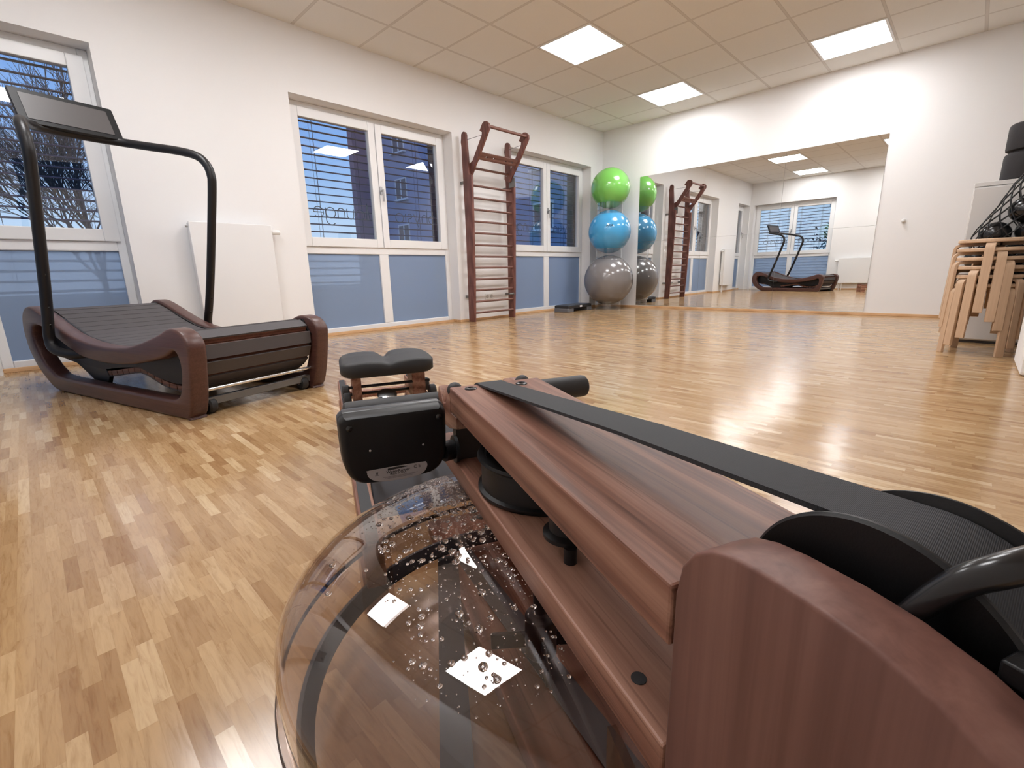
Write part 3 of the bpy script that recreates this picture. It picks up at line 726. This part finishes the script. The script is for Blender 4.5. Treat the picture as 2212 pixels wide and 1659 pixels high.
# balls in net
bp = [(-2.235, -4.60, .755), (-2.22, -4.765, .77), (-2.235, -4.545, .60), (-2.24, -4.705, .61), (-2.22, -4.87, .63), (-2.235, -4.715, .90), (-2.24, -4.61, .445), (-2.23, -4.77, .45), (-2.22, -4.93, .475), (-2.22, -4.875, .885), (-2.23, -4.93, .76)]
where = ('upper left', 'upper middle', 'left in the middle row', 'central', 'right in the middle row', 'top left', 'lower left', 'bottom middle', 'lower right', 'top right', 'rightmost')
bproto = None
for (x, y, z), wv in zip(bp, where):
    lab = 'black ball in the net behind the stools, %s' % wv
    if bproto is None:
        bproto = tag(MB().sphere((0, 0, 0), .079, 28, 18).build('gymnastics_ball', BLACKG), lab, 'ball', 'black balls in the net'); o = bproto
    else: o = bproto.copy(); COL.objects.link(o); o['label'] = lab
    o.location = (x, y, z)
nt_ = thing('ball_net', 'black mesh net full of balls hanging in front of the white cabinet', 'net', (-2.23, -4.80, .33))
def netpt(u, v):   # u around, v 0 bottom .. 1 neck
    prof = [(0, .045), (.08, .16), (.2, .26), (.38, .32), (.46, .315), (.56, .265), (.64, .222), (.80, .160), (.92, .09), (1, .03)]
    for (a, ra), (c, rc) in zip(prof, prof[1:]):
        if a <= v <= c: r = ra + (rc - ra) * (v - a) / (c - a); break
    z = v * .92; lean = 0.0
    return Vector((r * .36 * math.cos(u), r * math.sin(u) + lean, z + .0))
b_ = MB(); NA, NR = 20, 20
for k in range(NA):
    for s in (-1, 1):
        b_.tube([netpt(2 * PI * (k + s * i * .5) / NA, i / NR) for i in range(NR + 1)], .0036, 5)
b_.build('mesh', BLACKM, nt_)
MB().tube([(0, 0, .915), (.0, -.005, .93), (.05, -.01, .935), (.13, -.02, .80), (.20, -.03, .788)], .006, 8).build('drawstring', BLACKM, nt_)

# stools
def bent_leg(M):
    b_ = MB(); cl = smoothpts([(.03, -.0095), (.10, -.0095), (.150, -.0095), (.172, -.013), (.184, -.030), (.186, -.055)], 4) + [Vector((.190, -.20)), Vector((.196, -.4225))]
    t = .0085; vs = []
    for i, p in enumerate(cl):
        d = (cl[min(i + 1, len(cl) - 1)] - cl[max(i - 1, 0)]).normalized(); n_ = Vector((-d.y, d.x))
        for s, yy in ((1, -.022), (1, .022), (-1, .022), (-1, -.022)):
            q = p + n_ * t * s; vs.append(M @ Vector((q.x, yy, q.y + .4225)))
    fs = [(0, 1, 2, 3), tuple(4 * (len(cl) - 1) + k for k in (3, 2, 1, 0))]
    for i in range(len(cl) - 1):
        for k in range(4): fs.append((4 * i + k, 4 * i + (k + 1) % 4, 4 * i + 4 + (k + 1) % 4, 4 * i + 4 + k))
    return b_.add(vs, fs)
offs = (33, 47, 65, 23, 10, 82)
names = ('light birch stool at the bottom of the stack, feet on the floor', 'birch stool second from the bottom of the stack', 'birch stool third from the bottom of the stack', 'birch stool fourth from the bottom of the stack', 'birch stool just below the topmost of the stack', 'birch stool on top of the stack')
sp = None
for k in range(6):
    if sp is None:
        sp = thing('stool', names[0], 'stool', (-2.545, -4.61, 0), math.radians(offs[0]), 'stacked round birch stools')
        MB().lathe([(0, .4226), (.172, .4226), (.177, .427), (.177, .440), (.173, .4445), (0, .4445)], (0, 0, 0), 56).build('seat', BIRCH, sp)
        for q in range(4): bent_leg(Matrix.Rotation(q * PI / 2, 4, 'Z')).build('leg', BIRCH, sp, bevel=.002)
    else:
        o = copy_tree(sp); o.location = (-2.545, -4.61, k * .054); o.rotation_euler = (0, 0, math.radians(offs[k])); o['label'] = names[k]

# ------------------------------------------------------------------ water rowing machine
RA = math.radians(65.794); ax = Vector((math.cos(RA), math.sin(RA), 0)); lat = Vector((ax.y, -ax.x, 0))
ro = Vector((-6.8392, -4.5343, 0)) + lat * .23
rw = thing('rowing_machine', 'walnut water rowing machine with a smoked round tank, closest to the viewer', 'rowing machine', tuple(ro), RA)
# local: x towards the seat, y = left, z up ; y = .23 - t
FXZ = lambda a, b_, c: (a, c, b_)
pl = [(.175, .0), (.175, .28), (.1745, .405), (.171, .425), (.163, .437), (.152, .445), (.14, .449), (.125, .451), (.10, .452), (.08, .451), (.06, .447), (.045, .441), (.03, .432), (.015, .418), (.0, .398), (-.012, .37), (-.02, .33), (-.03, .2), (-.035, 0)]
for y in (.0530, -.0530): plate2d('front_upright', [pl], .0155, .0022, lambda a, b_, c, y=y: (a, y + c, b_), WAL_Z, rw)
dk = MB(); dk.prism([(.690, .064), (.690, -.087), (.1765, -.0625), (.1765, .069)], lambda a, b_, d: (a, b_, d), .3685, .4086)
dk.build('top_deck', WAL_X, rw, bevel=.002, smooth=0)
pk = MB(); pk.prism([(.80, .0685), (.80, -.0685), (.176, -.0685), (.176, .0685)], lambda a, b_, d: (a, b_, d), .267, .297)
pko = pk.build('tank_top_plank', WAL_X, rw, bevel=.002, smooth=0)
MB().cyl((.222, .052, .2965), (.222, .052, .2976), .0055, 20).build('screw_hole', INK, pko)
MB().prism([(.95, .0685), (.95, -.0685), (.176, -.0685), (.176, .0685)], lambda a, b_, d: (a, b_, d), .012, .042).build('base_plank', WAL_X, rw, bevel=.002, smooth=0)
MB().box(.06, .12, -.27, .27, 0, .05).build('front_foot', WAL_X, rw, bevel=.004)
# far uprights that carry the deck and the handle
for y in (.052, -.066):
    plate2d('rear_upright', [[(.655, .350), (.700, .338), (.735, .335), (.765, .348), (.775, .375), (.765, .395), (.75, .388), (.738, .372), (.72, .376), (.705, .392), (.690, .40), (.689, .368), (.655, .3683)]], .013, .002, lambda a, b_, c, y=y: (a, y + c, b_), WAL_X, rw)
    MB().sphere((.712, y - .002, .398), .0125, 18, 12).build('rest_knob', BLACKR, rw)
MB().box(.664, .684, -.070, .0635, .297, .3684).build('cross_block', simple('shaded_block', srgb(52, 42, 38), .6), rw)  # shadow below the deck is put into this dark brown
for x, y in ((.665, .037), (.660, -.045)):
    MB().lathe([(0, .4092), (.0035, .4092), (.0045, .4105), (.0072, .4108), (.0092, .4098), (.0096, .4087), (0, .4087)], (x, y, 0), 24).build('deck_bolt', BLACKG, rw)
# handle
MB().rod((.785, .222, .358), (.785, -.236, .358), .0215, 28, .5).build('handle', BLACKR, rw)
# strap
def strap(path, y0, y1, t=.0016):
    b_ = MB(); vs = []
    P = [Vector(p) for p in path]
    for i, p in enumerate(P):
        d = (P[min(i + 1, len(P) - 1)] - P[max(i - 1, 0)]).normalized(); n_ = Vector((-d.y, d.x)) * t; f = i / (len(P) - 1)
        a, c = y0[0] + (y0[1] - y0[0]) * f, y1[0] + (y1[1] - y1[0]) * f
        for q, yy in ((p + n_, a), (p + n_, c), (p - n_, c), (p - n_, a)): vs.append((q.x, yy, q.y))
    n = len(P); fs = [(0, 1, 2, 3), tuple(4 * (n - 1) + k for k in (3, 2, 1, 0))]
    for i in range(n - 1):
        for k in range(4): fs.append((4 * i + k, 4 * i + (k + 1) % 4, 4 * i + 4 + (k + 1) % 4, 4 * i + 4 + k))
    return b_.add(vs, fs)
PC = (.104, .411); PR = .0562
arcp = [(PC[0] + PR * math.cos(a), PC[1] + PR * math.sin(a)) for a in [math.radians(200 - 7 * k) for k in range(17)]]
strap(arcp + [(.30, .4505), (.50, .4285), (.66, .4115), (.690, .4095), (.70, .405), (.735, .388), (.765, .380), (.785, .3805)], (.0205, .020), (-.0210, -.0225)).build('pull_strap', BELT, rw, smooth=60)
# pulley
pm = MB(); Ry = Matrix.Rotation(-PI / 2, 4, 'X')
pm.lathe([(0, -.0335), (.064, -.0335), (.0655, -.031), (.0655, -.029), (.0545, -.025), (.0545, .025), (.0655, .029), (.0655, .031), (.064, .0335), (.056, .0335), (.052, .030), (.016, .030), (.014, .0335), (0, .0335)] if False else [(0, -.0285), (.0605, -.0285), (.062, -.0270), (.062, -.0255), (.0545, -.023), (.0545, .023), (.062, .0250), (.062, .0265), (.0605, .0280), (.056, .0275), (.012, .0275), (.011, .0300), (0, .0300)], (PC[0], -.001, PC[1]), 72, Ry)
pm.build('front_pulley', BLACK, rw)
MB().cyl((PC[0], .0375, PC[1]), (PC[0], -.0375, PC[1]), .008, 14).build('axle', STEEL, rw)
gp = smoothpts([(.092, .0365, .432), (.087, .0345, .447), (.077, .029, .466), (.069, .021, .4745), (.064, .006, .478), (.064, -.018, .477), (.074, -.032, .468), (.088, -.0365, .440)], 5)
MB().tube(gp, [.0028 + .0032 * math.sin(PI * min(1, max(0, i / (len(gp) - 1)))) for i in range(len(gp))], 14).build('strap_guide', BLACKG, rw)
MB().prism([(.060, .452), (.045, .452), (.0, .41), (-.02, .36), (-.02, .25), (-.012, .25), (-.012, .36), (.006, .402), (.048, .444), (.060, .444)], FXZ2 if False else (lambda a, b_, d: (a, d, b_)), -.037, .037).build('front_guard', BLACK, rw, bevel=.001)
# clutch drum, bungee pulley
DC = (.53, -.022)
dr = MB(); dr.lathe([(0, .298), (.088, .298), (.090, .301), (.090, .304), (.085, .306), (.085, .340), (.088, .342), (.090, .345), (.088, .3485), (.080, .3485), (.078, .344), (.020, .344), (.018, .3684), (0, .3684)], (*DC, 0), 72); dr.build('strap_drum', BLACK, rw)
MB().lathe([(0, .3684), (.020, .3684), (.020, .320), (.0265, .317), (.0265, .313), (.010, .311), (0, .311)], (.385, .020, 0), 40).build('bungee_pulley', BLACK, rw)
MB().cyl((.362, .030, .2969), (.362, .030, .3135), .0068, 20).build('guide_pin', BLACK, rw)
# smoked tank
TC = (.5, 0.0)
tp = []
for k in range(25):
    q = PI / 2 * k / 24; tp.append((.08 + .242 * math.cos(q), .182 + .080 * math.sin(q)))
tp = tp[::-1]                              # centre-top outwards
tp = [(0.0, .2625)] + tp + [(.3215, .150), (.3215, .132), (.3265, .130), (.3265, .120), (.3215, .118), (.3205, .095), (.312, .068), (.29, .052), (.25, .046), (.12, .0435), (0, .0435)]
cut = next(i for i, (r, z) in enumerate(tp) if z < .119)
tkm = MB(); tkm.lathe(tp[:cut + 1], (*TC, 0), 128); tkm.mat(1).lathe(tp[cut:], (*TC, 0), 128)
tk = tkm.build('water_tank', [TANKG, TANKB], rw, smooth=50)
MB().lathe([(.3268, .121), (.3285, .1235), (.3285, .1265), (.3268, .129)], (*TC, 0), 128).build('tank_seam', simple('seam_gasket', (.05, .05, .06), .4), tk)
MB().lathe([(.296, .054), (.308, .054), (.313, .062), (.313, .078), (.308, .078), (.296, .060), (.296, .054)], (*TC, 0), 96).build('base_ring', simple('base_ring_black', srgb(44, 46, 56), .5), tk)
MB().lathe([(0, .165), (.12, .165), (.3185, .1655)], (*TC, 0), 96).build('water', WATER, tk)
pd = MB()
for k in range(2):
    M = Matrix.Translation((*TC, 0)) @ Matrix.Rotation(math.radians(72 + 180 * k), 4, 'Z'); pd.box(.02, .070, -.003, .003, .070, .095, M)
for k in range(2):
    M = Matrix.Translation((*TC, 0)) @ Matrix.Rotation(math.radians(-18 + 180 * k), 4, 'Z'); pd.box(.02, .070, -.003, .003, .070, .095, M)
pd.lathe([(0, .06), (.022, .06), (.022, .12), (.010, .125), (.010, .262), (0, .262)], (*TC, 0), 32); pd.build('paddle', simple('paddle_black', srgb(38, 40, 50), .35), tk, bevel=.002)
for (xa, ya), (xb, yb) in (((.80, .06), (.22, .19)), ((.80, .03), (.22, -.035))):
    d_ = (Vector((xb, yb)) - Vector((xa, ya))).normalized() ; n_ = Vector((-d_.y, d_.x)) * .019
    q_ = [(xa + n_.x, ya + n_.y), (xa - n_.x, ya - n_.y), (xb - n_.x, yb - n_.y), (xb + n_.x, yb + n_.y)]
    MB().prism(q_, lambda a, b2, d: (a, b2, d), .0435, .0445 + .0 ).build('support_strap', MATS['base_ring_black'], rw)
bf = MB()
for k in range(3):
    M = Matrix.Translation((*TC, 0)) @ Matrix.Rotation(math.radians(50 + 120 * k), 4, 'Z'); bf.box(.235, .29, -.004, .004, .055, .2, M)
split_build(bf, 'baffle', TANKG, tk)
# droplets on the inside of the dome
def dome(r):
    pr = sorted([(a, z) for a, z in tp[:26]])
    for (a, za), (c, zc) in zip(pr, pr[1:]):
        if a <= r <= c: return za + (zc - za) * (r - a) / max(c - a, 1e-6)
    return .2
ic = bmesh.new(); bmesh.ops.create_icosphere(ic, subdivisions=2, radius=1.0); IV = [v.co.copy() for v in ic.verts]; IF = [[v.index for v in f.verts] for f in ic.faces]; ic.free()
dm = MB(); cnt = 0
while cnt < 1900:
    x = rnd.uniform(.20, .745); y = rnd.uniform(.066, .27); r = math.hypot(x - TC[0], y - TC[1])
    if r > .262: continue
    dens = min(1, max(0, (x - .30) / .40)) ** 2.0 * math.exp(-max(0, y - .07) / .05) + .07 * (x > .28) * (y < .20)
    if rnd.random() > dens: continue
    s = .0007 + .0042 * rnd.random() ** 6.0
    if x > .62: s = .0005 + .0016 * rnd.random() ** 3
    z = dome(r) + .0002
    dm.add([(x + v.x * s, y + v.y * s * rnd.uniform(.97, 1.03), z + v.z * s * .55) for v in IV], IF); cnt += 1
inner = [(max(r - .0045, 0), z - .004) for r, z in tp if z > .165]
MB().lathe(inner, (*TC, 0), 128).build('inner_wall', TANKI, tk, smooth=50)
do = dm.build('water_droplets', DROP, tk, smooth=180); do['kind'] = 'stuff'; do['label'] = 'water droplets scattered over the tank dome'
# monitor with rear label
mo = bpy.data.objects.new('monitor', None); link(mo, rw)
half = [(0, .3985), (.060, .3985), (.068, .397), (.0735, .392), (.0750, .385), (.0748, .345), (.073, .322), (.067, .305), (.056, .2945), (.040, .290), (0, .2885)]
mp = [(-a, b_) for a, b_ in half] + [(a, b_) for a, b_ in half[::-1][1:-1]]
mprof = [(p[0], p[1]) for p in smoothpts(mp, 2, True)]
MC = .23 - .0725
tilt = math.radians(-7)
def MF(a, b_, d):
    v = Vector((d, 0, b_ - .35)); c, s = math.cos(tilt), math.sin(tilt)
    return Vector((.655 + v.x * c + v.z * s, MC + a, .350 - v.x * s + v.z * c))
mo.location = MF(0, .35, 0)
mi_ = -Vector(mo.location)
def ring_loft(name, secs, mat, parent):
    b_ = MB(); n = len(mprof); vs = []
    for sc_, dz, d in secs:
        for a, z in mprof: vs.append(MF(a * sc_, .351 + (z - .351) * sc_ + dz, d) + mi_)
    fs = [list(range(n))[::-1], [(len(secs) - 1) * n + k for k in range(n)]]
    for i in range(len(secs) - 1):
        for k in range(n): fs.append((i * n + k, i * n + (k + 1) % n, (i + 1) * n + (k + 1) % n, (i + 1) * n + k))
    return b_.add(vs, fs).build(name, mat, parent, smooth=40)
ring_loft('rear_shell', [(.86, 0, -.0165), (.93, 0, -.0155), (.97, 0, -.012), (.985, 0, -.004), (.985, 0, .004)], BLACK, mo)
ring_loft('face_rim', [(.985, 0, .0045), (1.0, 0, .006), (1.0, 0, .018), (.985, 0, .020)], simple('monitor_rim', (.035, .036, .04), .35), mo)
sc_m = MB()
for a, z in ((-.038, .3475), (.036, .3505), (-.062, .388), (.060, .388)): 
    q = MF(a, z - .005, -.0165) + mi_; big = z > .37
    sc_m.sphere(q, .0017 if not big else .0045, 10, 8, (.5, 1, 1))
for k_, o2 in enumerate(split_build(sc_m, 'case_screw', STEEL, mo)):
    if k_ > 1: o2.data.materials[0] = BLACKG
lb = MB(); lo_ = [(-.0450, .3065), (-.0465, .3145), (-.041, .3175), (.030, .3175), (.0365, .3165), (.0385, .311), (.034, .3015), (.024, .2965), (.0, .2950), (-.022, .2960), (-.036, .299)]; lo_ = [(a, b2 - .004) for a, b2 in lo_]
lo_ = [tuple(p) for p in smoothpts(lo_, 3, True)]
lb.prism(lo_, lambda a, z, d: MF(-a - .004, z + .0015, d) + mi_, -.0172, -.0166); lab_ = lb.build('rating_label', LABELM, mo, smooth=0)
LT = lambda x, y, z, dx=0, dz=0: MF(-(x + dx) - .004, .3060 + y + dz, -.0174 - z) + mi_
tx = MB()
text_mesh(tx, 'WaterRower', .0062, lambda x, y, z: LT(x, y, z, -.004, -.0005), .00008, ext=.00005)
text_mesh(tx, 'Made in USA', .0044, lambda x, y, z: LT(x, y, z, -.004, -.0036), .00005, ext=.00005)
text_mesh(tx, 'C E', .0068, lambda x, y, z: LT(x, y, z, .0235, .0015), .00005, ext=.00005)
for a0, a1, z0, z1 in ((-.0365, -.0305, -.0012, -.0006), (-.0345, -.0325, .0005, .0035), (-.0352, -.0318, .0035, .0040)): tx.add([LT(a, z, 0) for a in (a0, a1) for z in (z0, z1)], [(0, 1, 3, 2)])
tx.add([LT(a, z, 0) for a, z in ((-.0185, .0042), (-.0185, .0075), (-.012, .0082), (.002, .0082), (.0095, .0072), (.0095, .006), (-.002, .0052), (-.01, .0046))], [tuple(range(8))])
tx.build('label_print', INK, lab_, smooth=0)
ln = MB()
for k in range(3): ln.add([LT(a, z, 0) for a in (-.026 + .003 * k, .024 - .004 * k) for z in (-.0056 - .0014 * k, -.0062 - .0014 * k)], [(0, 1, 3, 2)])
ln.build('small_print', INK2, lab_, smooth=0)
b_ = MB(); y0 = MC - .070 
b_.tube([(.655, y0, .318), (.66, .071, .318)], .0150, 28); b_.lathe([(0, -.0025), (.0215, -.0025), (.0215, .0025), (0, .0025)], (.660, .0675, .318), 28, Matrix.Rotation(PI / 2, 4, 'X'))
b_.build('monitor_arm', BLACK, rw)
# rails, footboard, seat, rear end
SY = -.0  # rails centre
RC = .23 - .165
for y in (RC + .135, RC - .135):
    MB().box(.70, 2.0, y - .016, y + .016, .085, .165).build('rail', WAL_X, rw, bevel=.003)
    MB().box(.70, 1.99, y - .010, y + .010, .165, .170).build('rail_track', BLACKR, rw)
for y in (RC + .135, RC - .135): MB().box(1.93, 2.0, y - .02, y + .02, .0, .085).build('rear_foot', WAL_X, rw, bevel=.004)
MB().box(1.95, 1.975, RC - .115, RC + .115, .095, .125).build('rear_cross_bar', WAL_X, rw, bevel=.003)
for y in (RC + .135, RC - .135): MB().box(.74, .80, y - .02, y + .02, .0, .085).build('rail_foot', WAL_X, rw, bevel=.004)
M = Matrix.Translation((1.00, RC, .17)) @ Matrix.Rotation(math.radians(-55), 4, 'Y')
MB().box(-.11, .09, -.115, .115, -.008, .008, M).build('footboard', GREYP, rw, bevel=.003)
fs_ = MB()
for s in (-1, 1): fs_.tube(smoothpts([M @ Vector((.0, s * .06 - .045, .008)), M @ Vector((-.0, s * .06 - .03, .05)), M @ Vector((.0, s * .06 + .03, .05)), M @ Vector((.0, s * .06 + .045, .008))], 5), .007, 8, squash=.4)
split_build(fs_, 'foot_strap', BLACKR, rw)
# seat cushion
SX = 1.60; SYc = .23 - .170; nu, nv = 40, 28; sm = MB(); vs = []
def seatz(u, v):
    lobes = .006 * math.exp(-((abs(u) - .55) / .38) ** 2) ; notch = -.014 * math.exp(-(u / .11) ** 2) * (.35 + .65 * min(1, max(0, (v + .3) / .8)))
    return .322 + lobes + notch - .007 * max(0, -v) - .002
for layer in (1, 0):
    for j in range(nv + 1):
        for i in range(nu + 1):
            u = -1 + 2 * i / nu; v = -1 + 2 * j / nv
            # map the square to a superellipse outline
            n_ = 7.0; rmax = max(abs(u), abs(v)); ra = (abs(u) ** n_ + abs(v) ** n_) ** (1 / n_) if rmax > 0 else 1; k = rmax / ra if ra > 0 else 0
            uu, vv = u * k, v * k; edge = max(0, (rmax - .86) / .14)
            wx = .148 * (1 - .05 * (vv > 0) * vv); dx = .105
            cut = -.028 * math.exp(-(uu / .14) ** 2) * max(0, vv) 
            x = SX + vv * dx + cut; y = SYc + uu * wx
            if layer: z = seatz(uu, vv) - .008 * edge ** 3
            else: z = .268 + .012 * edge ** 2
            vs.append((x, y, z))
W_ = nu + 1; off = W_ * (nv + 1); fs = []
for j in range(nv):
    for i in range(nu):
        a = j * W_ + i; fs.append((a, a + 1, a + W_ + 1, a + W_)); fs.append((off + a, off + a + W_, off + a + W_ + 1, off + a + 1))
bd = [i for i in range(W_)] + [j * W_ + nu for j in range(1, nv + 1)] + [nv * W_ + i for i in range(nu - 1, -1, -1)] + [j * W_ for j in range(nv - 1, 0, -1)]
for a, c in zip(bd, bd[1:] + bd[:1]): fs.append((a, c, off + c, off + a))
sm.add(vs, fs); sm.build('seat_cushion', SEATM, rw, smooth=70)
for y in (.23 - .068, .23 - .268):
    MB().box(SX - .055, SX + .055, y - .014 if y > .1 else y - .022, y + .014 if y > .1 else y + .022, .172, .270).build('seat_block', WAL_X, rw, bevel=.002)
b_ = MB()
for x, z in ((SX - .05, .232), (SX + .03, .190)): b_.cyl((x, .23 - .04, z), (x, .23 - .305, z), .005, 10)
split_build(b_, 'seat_rod', BLACKM, rw)
for y in (.23 - .035, .23 - .310):
    for x in (SX - .06, SX + .06):
        MB().lathe([(0, -.012), (.020, -.012), (.024, -.008), (.024, .008), (.020, .012), (0, .012)], (x, y, .194), 24, Matrix.Rotation(PI / 2, 4, 'X')).build('seat_wheel', BLACKR, rw)
bk = MB().lathe([(0, .0), (.030, .0), (.031, .003), (.024, .006), (0, .006)], (1.50, .23 - .155, .206), 28, Matrix.Rotation(math.radians(-28), 4, 'Y')).build('chrome_buckle', CHROME, rw); bk['label'] = 'round chrome disc below the seat'
MB().tube(smoothpts([(1.50, .085, .200), (1.46, .11, .205), (1.44, .125, .195), (1.43, .13, .17)], 5), .004, 8).build('buckle_cord', BLACKR, rw)

# ------------------------------------------------------------------ outside
struct(MB().box(-60, 60, -40, 80, -.62, -.6).build('ground', GROUND, smooth=0))
bd_ = thing('apartment_building', 'pale blue-grey and mauve apartment building seen through the wide windows', 'building', (6.1, 10, -.6))
o_ = Vector((6.1, 10, -.6))
b_ = MB(); b_.box(0, 8, -7.2, 7, 0, 12.6); b_.build('facade', FACB, bd_, smooth=0)
b_ = MB(); b_.box(-1.05, 8, 7, 7.5, 0, 12.6); b_.build('side_wing', FACM, bd_, smooth=0)
wf = lambda y0, y1, z0, z1: MB().box(-.02, .10, y0 - o_.y, y1 - o_.y, z0 - o_.z, z1 - o_.z)
for yc in (14.9, 12.0, 9.2, 6.4, 4.0):
    for z0 in (0.0, 2.0, 4.0, 6.0):
        f = MB(); yo = yc - o_.y; zo = z0 - o_.z
        for a in ((yo - .47, yo - .40, zo, zo + .93), (yo + .40, yo + .47, zo, zo + .93), (yo - .04, yo + .04, zo + .05, zo + .9), (yo - .4, yo + .4, zo, zo + .06), (yo - .4, yo + .4, zo + .87, zo + .93)): f.box(-.03, .04, *a)
        f.box(-.16, .02, yo - .55, yo + .55, zo - .05, zo)
        fo_ = f.build('window', PVC, bd_, smooth=0)
        MB().box(-.012, -.004, yo - .42, yo + .42, zo + .02, zo + .9).build('window_glass', DGLASS, fo_, smooth=0)
def tree(name, label, loc, height, depth, spread, mat, seed, leaves=0, trunk=.13):
    R_ = random.Random(seed); b_ = MB(); tips = []
    def grow(p, d, L, r, k):
        mid = p + d * L * .5 + Vector((R_.uniform(-1, 1), R_.uniform(-1, 1), 0)) * L * .05; e = p + d * L
        b_.tube([p, mid, e], [r, r * .85, r * .68], 5 if k > 1 else 8, caps=False)
        if k >= depth: tips.append(e); return
        for q in range(R_.choice((2, 3, 3)) if k else 4):
            a = R_.uniform(0, 2 * PI); tl = R_.uniform(.35, .85) * spread
            perp = d.orthogonal().normalized(); perp.rotate(Matrix.Rotation(a, 3, d)); nd = (d * math.cos(tl) + perp * math.sin(tl) + Vector((0, 0, .12))).normalized()
            grow(p + d * L * R_.uniform(.55, 1.0), nd, L * R_.uniform(.6, .82), r * .6, k + 1)
        grow(e, (d + Vector((R_.uniform(-.2, .2), R_.uniform(-.2, .2), .1))).normalized(), L * .8, r * .68, k + 1)
    grow(Vector((0, 0, 0)), Vector((0, 0, 1)), height * .28, trunk, 0)
    t = thing(name, label, 'tree', loc); b_.build('branches', mat, t)
    if leaves:
        lf = MB()
        for k in range(leaves):
            c = R_.choice(tips) + Vector((R_.gauss(0, .35), R_.gauss(0, .35), R_.gauss(0, .3))); u = Vector((R_.gauss(0, 1), R_.gauss(0, 1), R_.gauss(0, 1))).normalized(); v_ = u.orthogonal().normalized(); s = R_.uniform(.035, .08)
            lf.add([c + u * s, c + v_ * s * .6, c - u * s, c - v_ * s * .6], [(0, 1, 2, 3)])
        lf.build('foliage', LEAF, t, smooth=0)
    return t
tree('bare_tree', 'bare leafless tree outside the narrow window behind the treadmill', (-5.62, 8.2, -.6), 5.2, 6, .95, BARK, 3, 0, .055)
tree('bare_tree', 'bare branching tree farther left outside the narrow window', (-9.6, 15.5, -.6), 5.6, 6, 1.0, BARK, 11, 0, .06)
tree('evergreen_tree', 'dark leafy tree outside the window seen in the mirror', (-14.5, -1.6, -.6), 3.1, 4, .9, BARKD, 5, 9000, .1)
tree('evergreen_tree', 'low dark bushy tree right of the leafy tree in the mirrored window', (-15.5, -5.2, -.6), 2.5, 5, 1.1, BARKD, 8, 9000, .08)
tree('bare_tree', 'thin bare tree visible only through the mirrored window', (-19.5, -10.3, -.6), 3.0, 5, 1.0, BARKD, 15, 0, .08)

# ------------------------------------------------------------------ sky
wd = bpy.data.worlds.new('dusk_sky'); sc.world = wd; wd.use_nodes = True; nt = wd.node_tree; nt.nodes.clear()
tc = nt.nodes.new('ShaderNodeTexCoord'); sp_ = nt.nodes.new('ShaderNodeSeparateXYZ'); nt.links.new(tc.outputs['Generated'], sp_.inputs[0])
skyc = ramp(nt, sp_.outputs[2], [(0.0, srgb(215, 235, 255)), (.10, srgb(196, 226, 255)), (.22, srgb(140, 190, 250)), (.42, srgb(96, 150, 226)), (1, srgb(50, 90, 180))])
mp_ = nt.nodes.new('ShaderNodeMapping'); mp_.inputs['Scale'].default_value = (2, 2, 6); nt.links.new(tc.outputs['Generated'], mp_.inputs[0])
cl = noise(nt, mp_.outputs[0], 1.6, 5, .6); clm = ramp(nt, cl, [(.48, (0, 0, 0)), (.72, (1, 1, 1))])
skyc = mixc(nt, mathn(nt, 'MULTIPLY', clm, .35), skyc, srgb(210, 225, 250))
bg = nt.nodes.new('ShaderNodeBackground'); nt.links.new(skyc, bg.inputs[0]); bg.inputs[1].default_value = 1.12
wo_ = nt.nodes.new('ShaderNodeOutputWorld'); nt.links.new(bg.outputs[0], wo_.inputs[0])

# ------------------------------------------------------------------ camera
cam = bpy.data.cameras.new('camera'); co = link(bpy.data.objects.new('camera', cam))
cam.sensor_fit = 'HORIZONTAL'; cam.sensor_width = 36; cam.lens = 36 * 1003.54 / 2212; cam.clip_start = .02; cam.clip_end = 300
yaw, pitch, roll = .77420817, -.2335621, -.025189
f = Vector((math.cos(pitch) * math.cos(yaw), math.cos(pitch) * math.sin(yaw), math.sin(pitch)))
r_ = Vector((math.sin(yaw), -math.cos(yaw), 0)); u_ = r_.cross(f)
r2 = math.cos(roll) * r_ + math.sin(roll) * u_; u2 = -math.sin(roll) * r_ + math.cos(roll) * u_
Mc = Matrix((r2, u2, -f)).transposed().to_4x4(); Mc.translation = Vector((-6.8392, -4.5343, .5786)); co.matrix_world = Mc
sc.camera = co
sc.view_settings.view_transform = 'Standard'; sc.view_settings.look = 'None'; sc.view_settings.exposure = 0.0; sc.view_settings.gamma = 1.0; sc.view_settings.use_curve_mapping = False
try:
    sc.cycles.max_bounces = 12; sc.cycles.transparent_max_bounces = 24; sc.cycles.caustics_reflective = False; sc.cycles.caustics_refractive = False
except Exception: pass
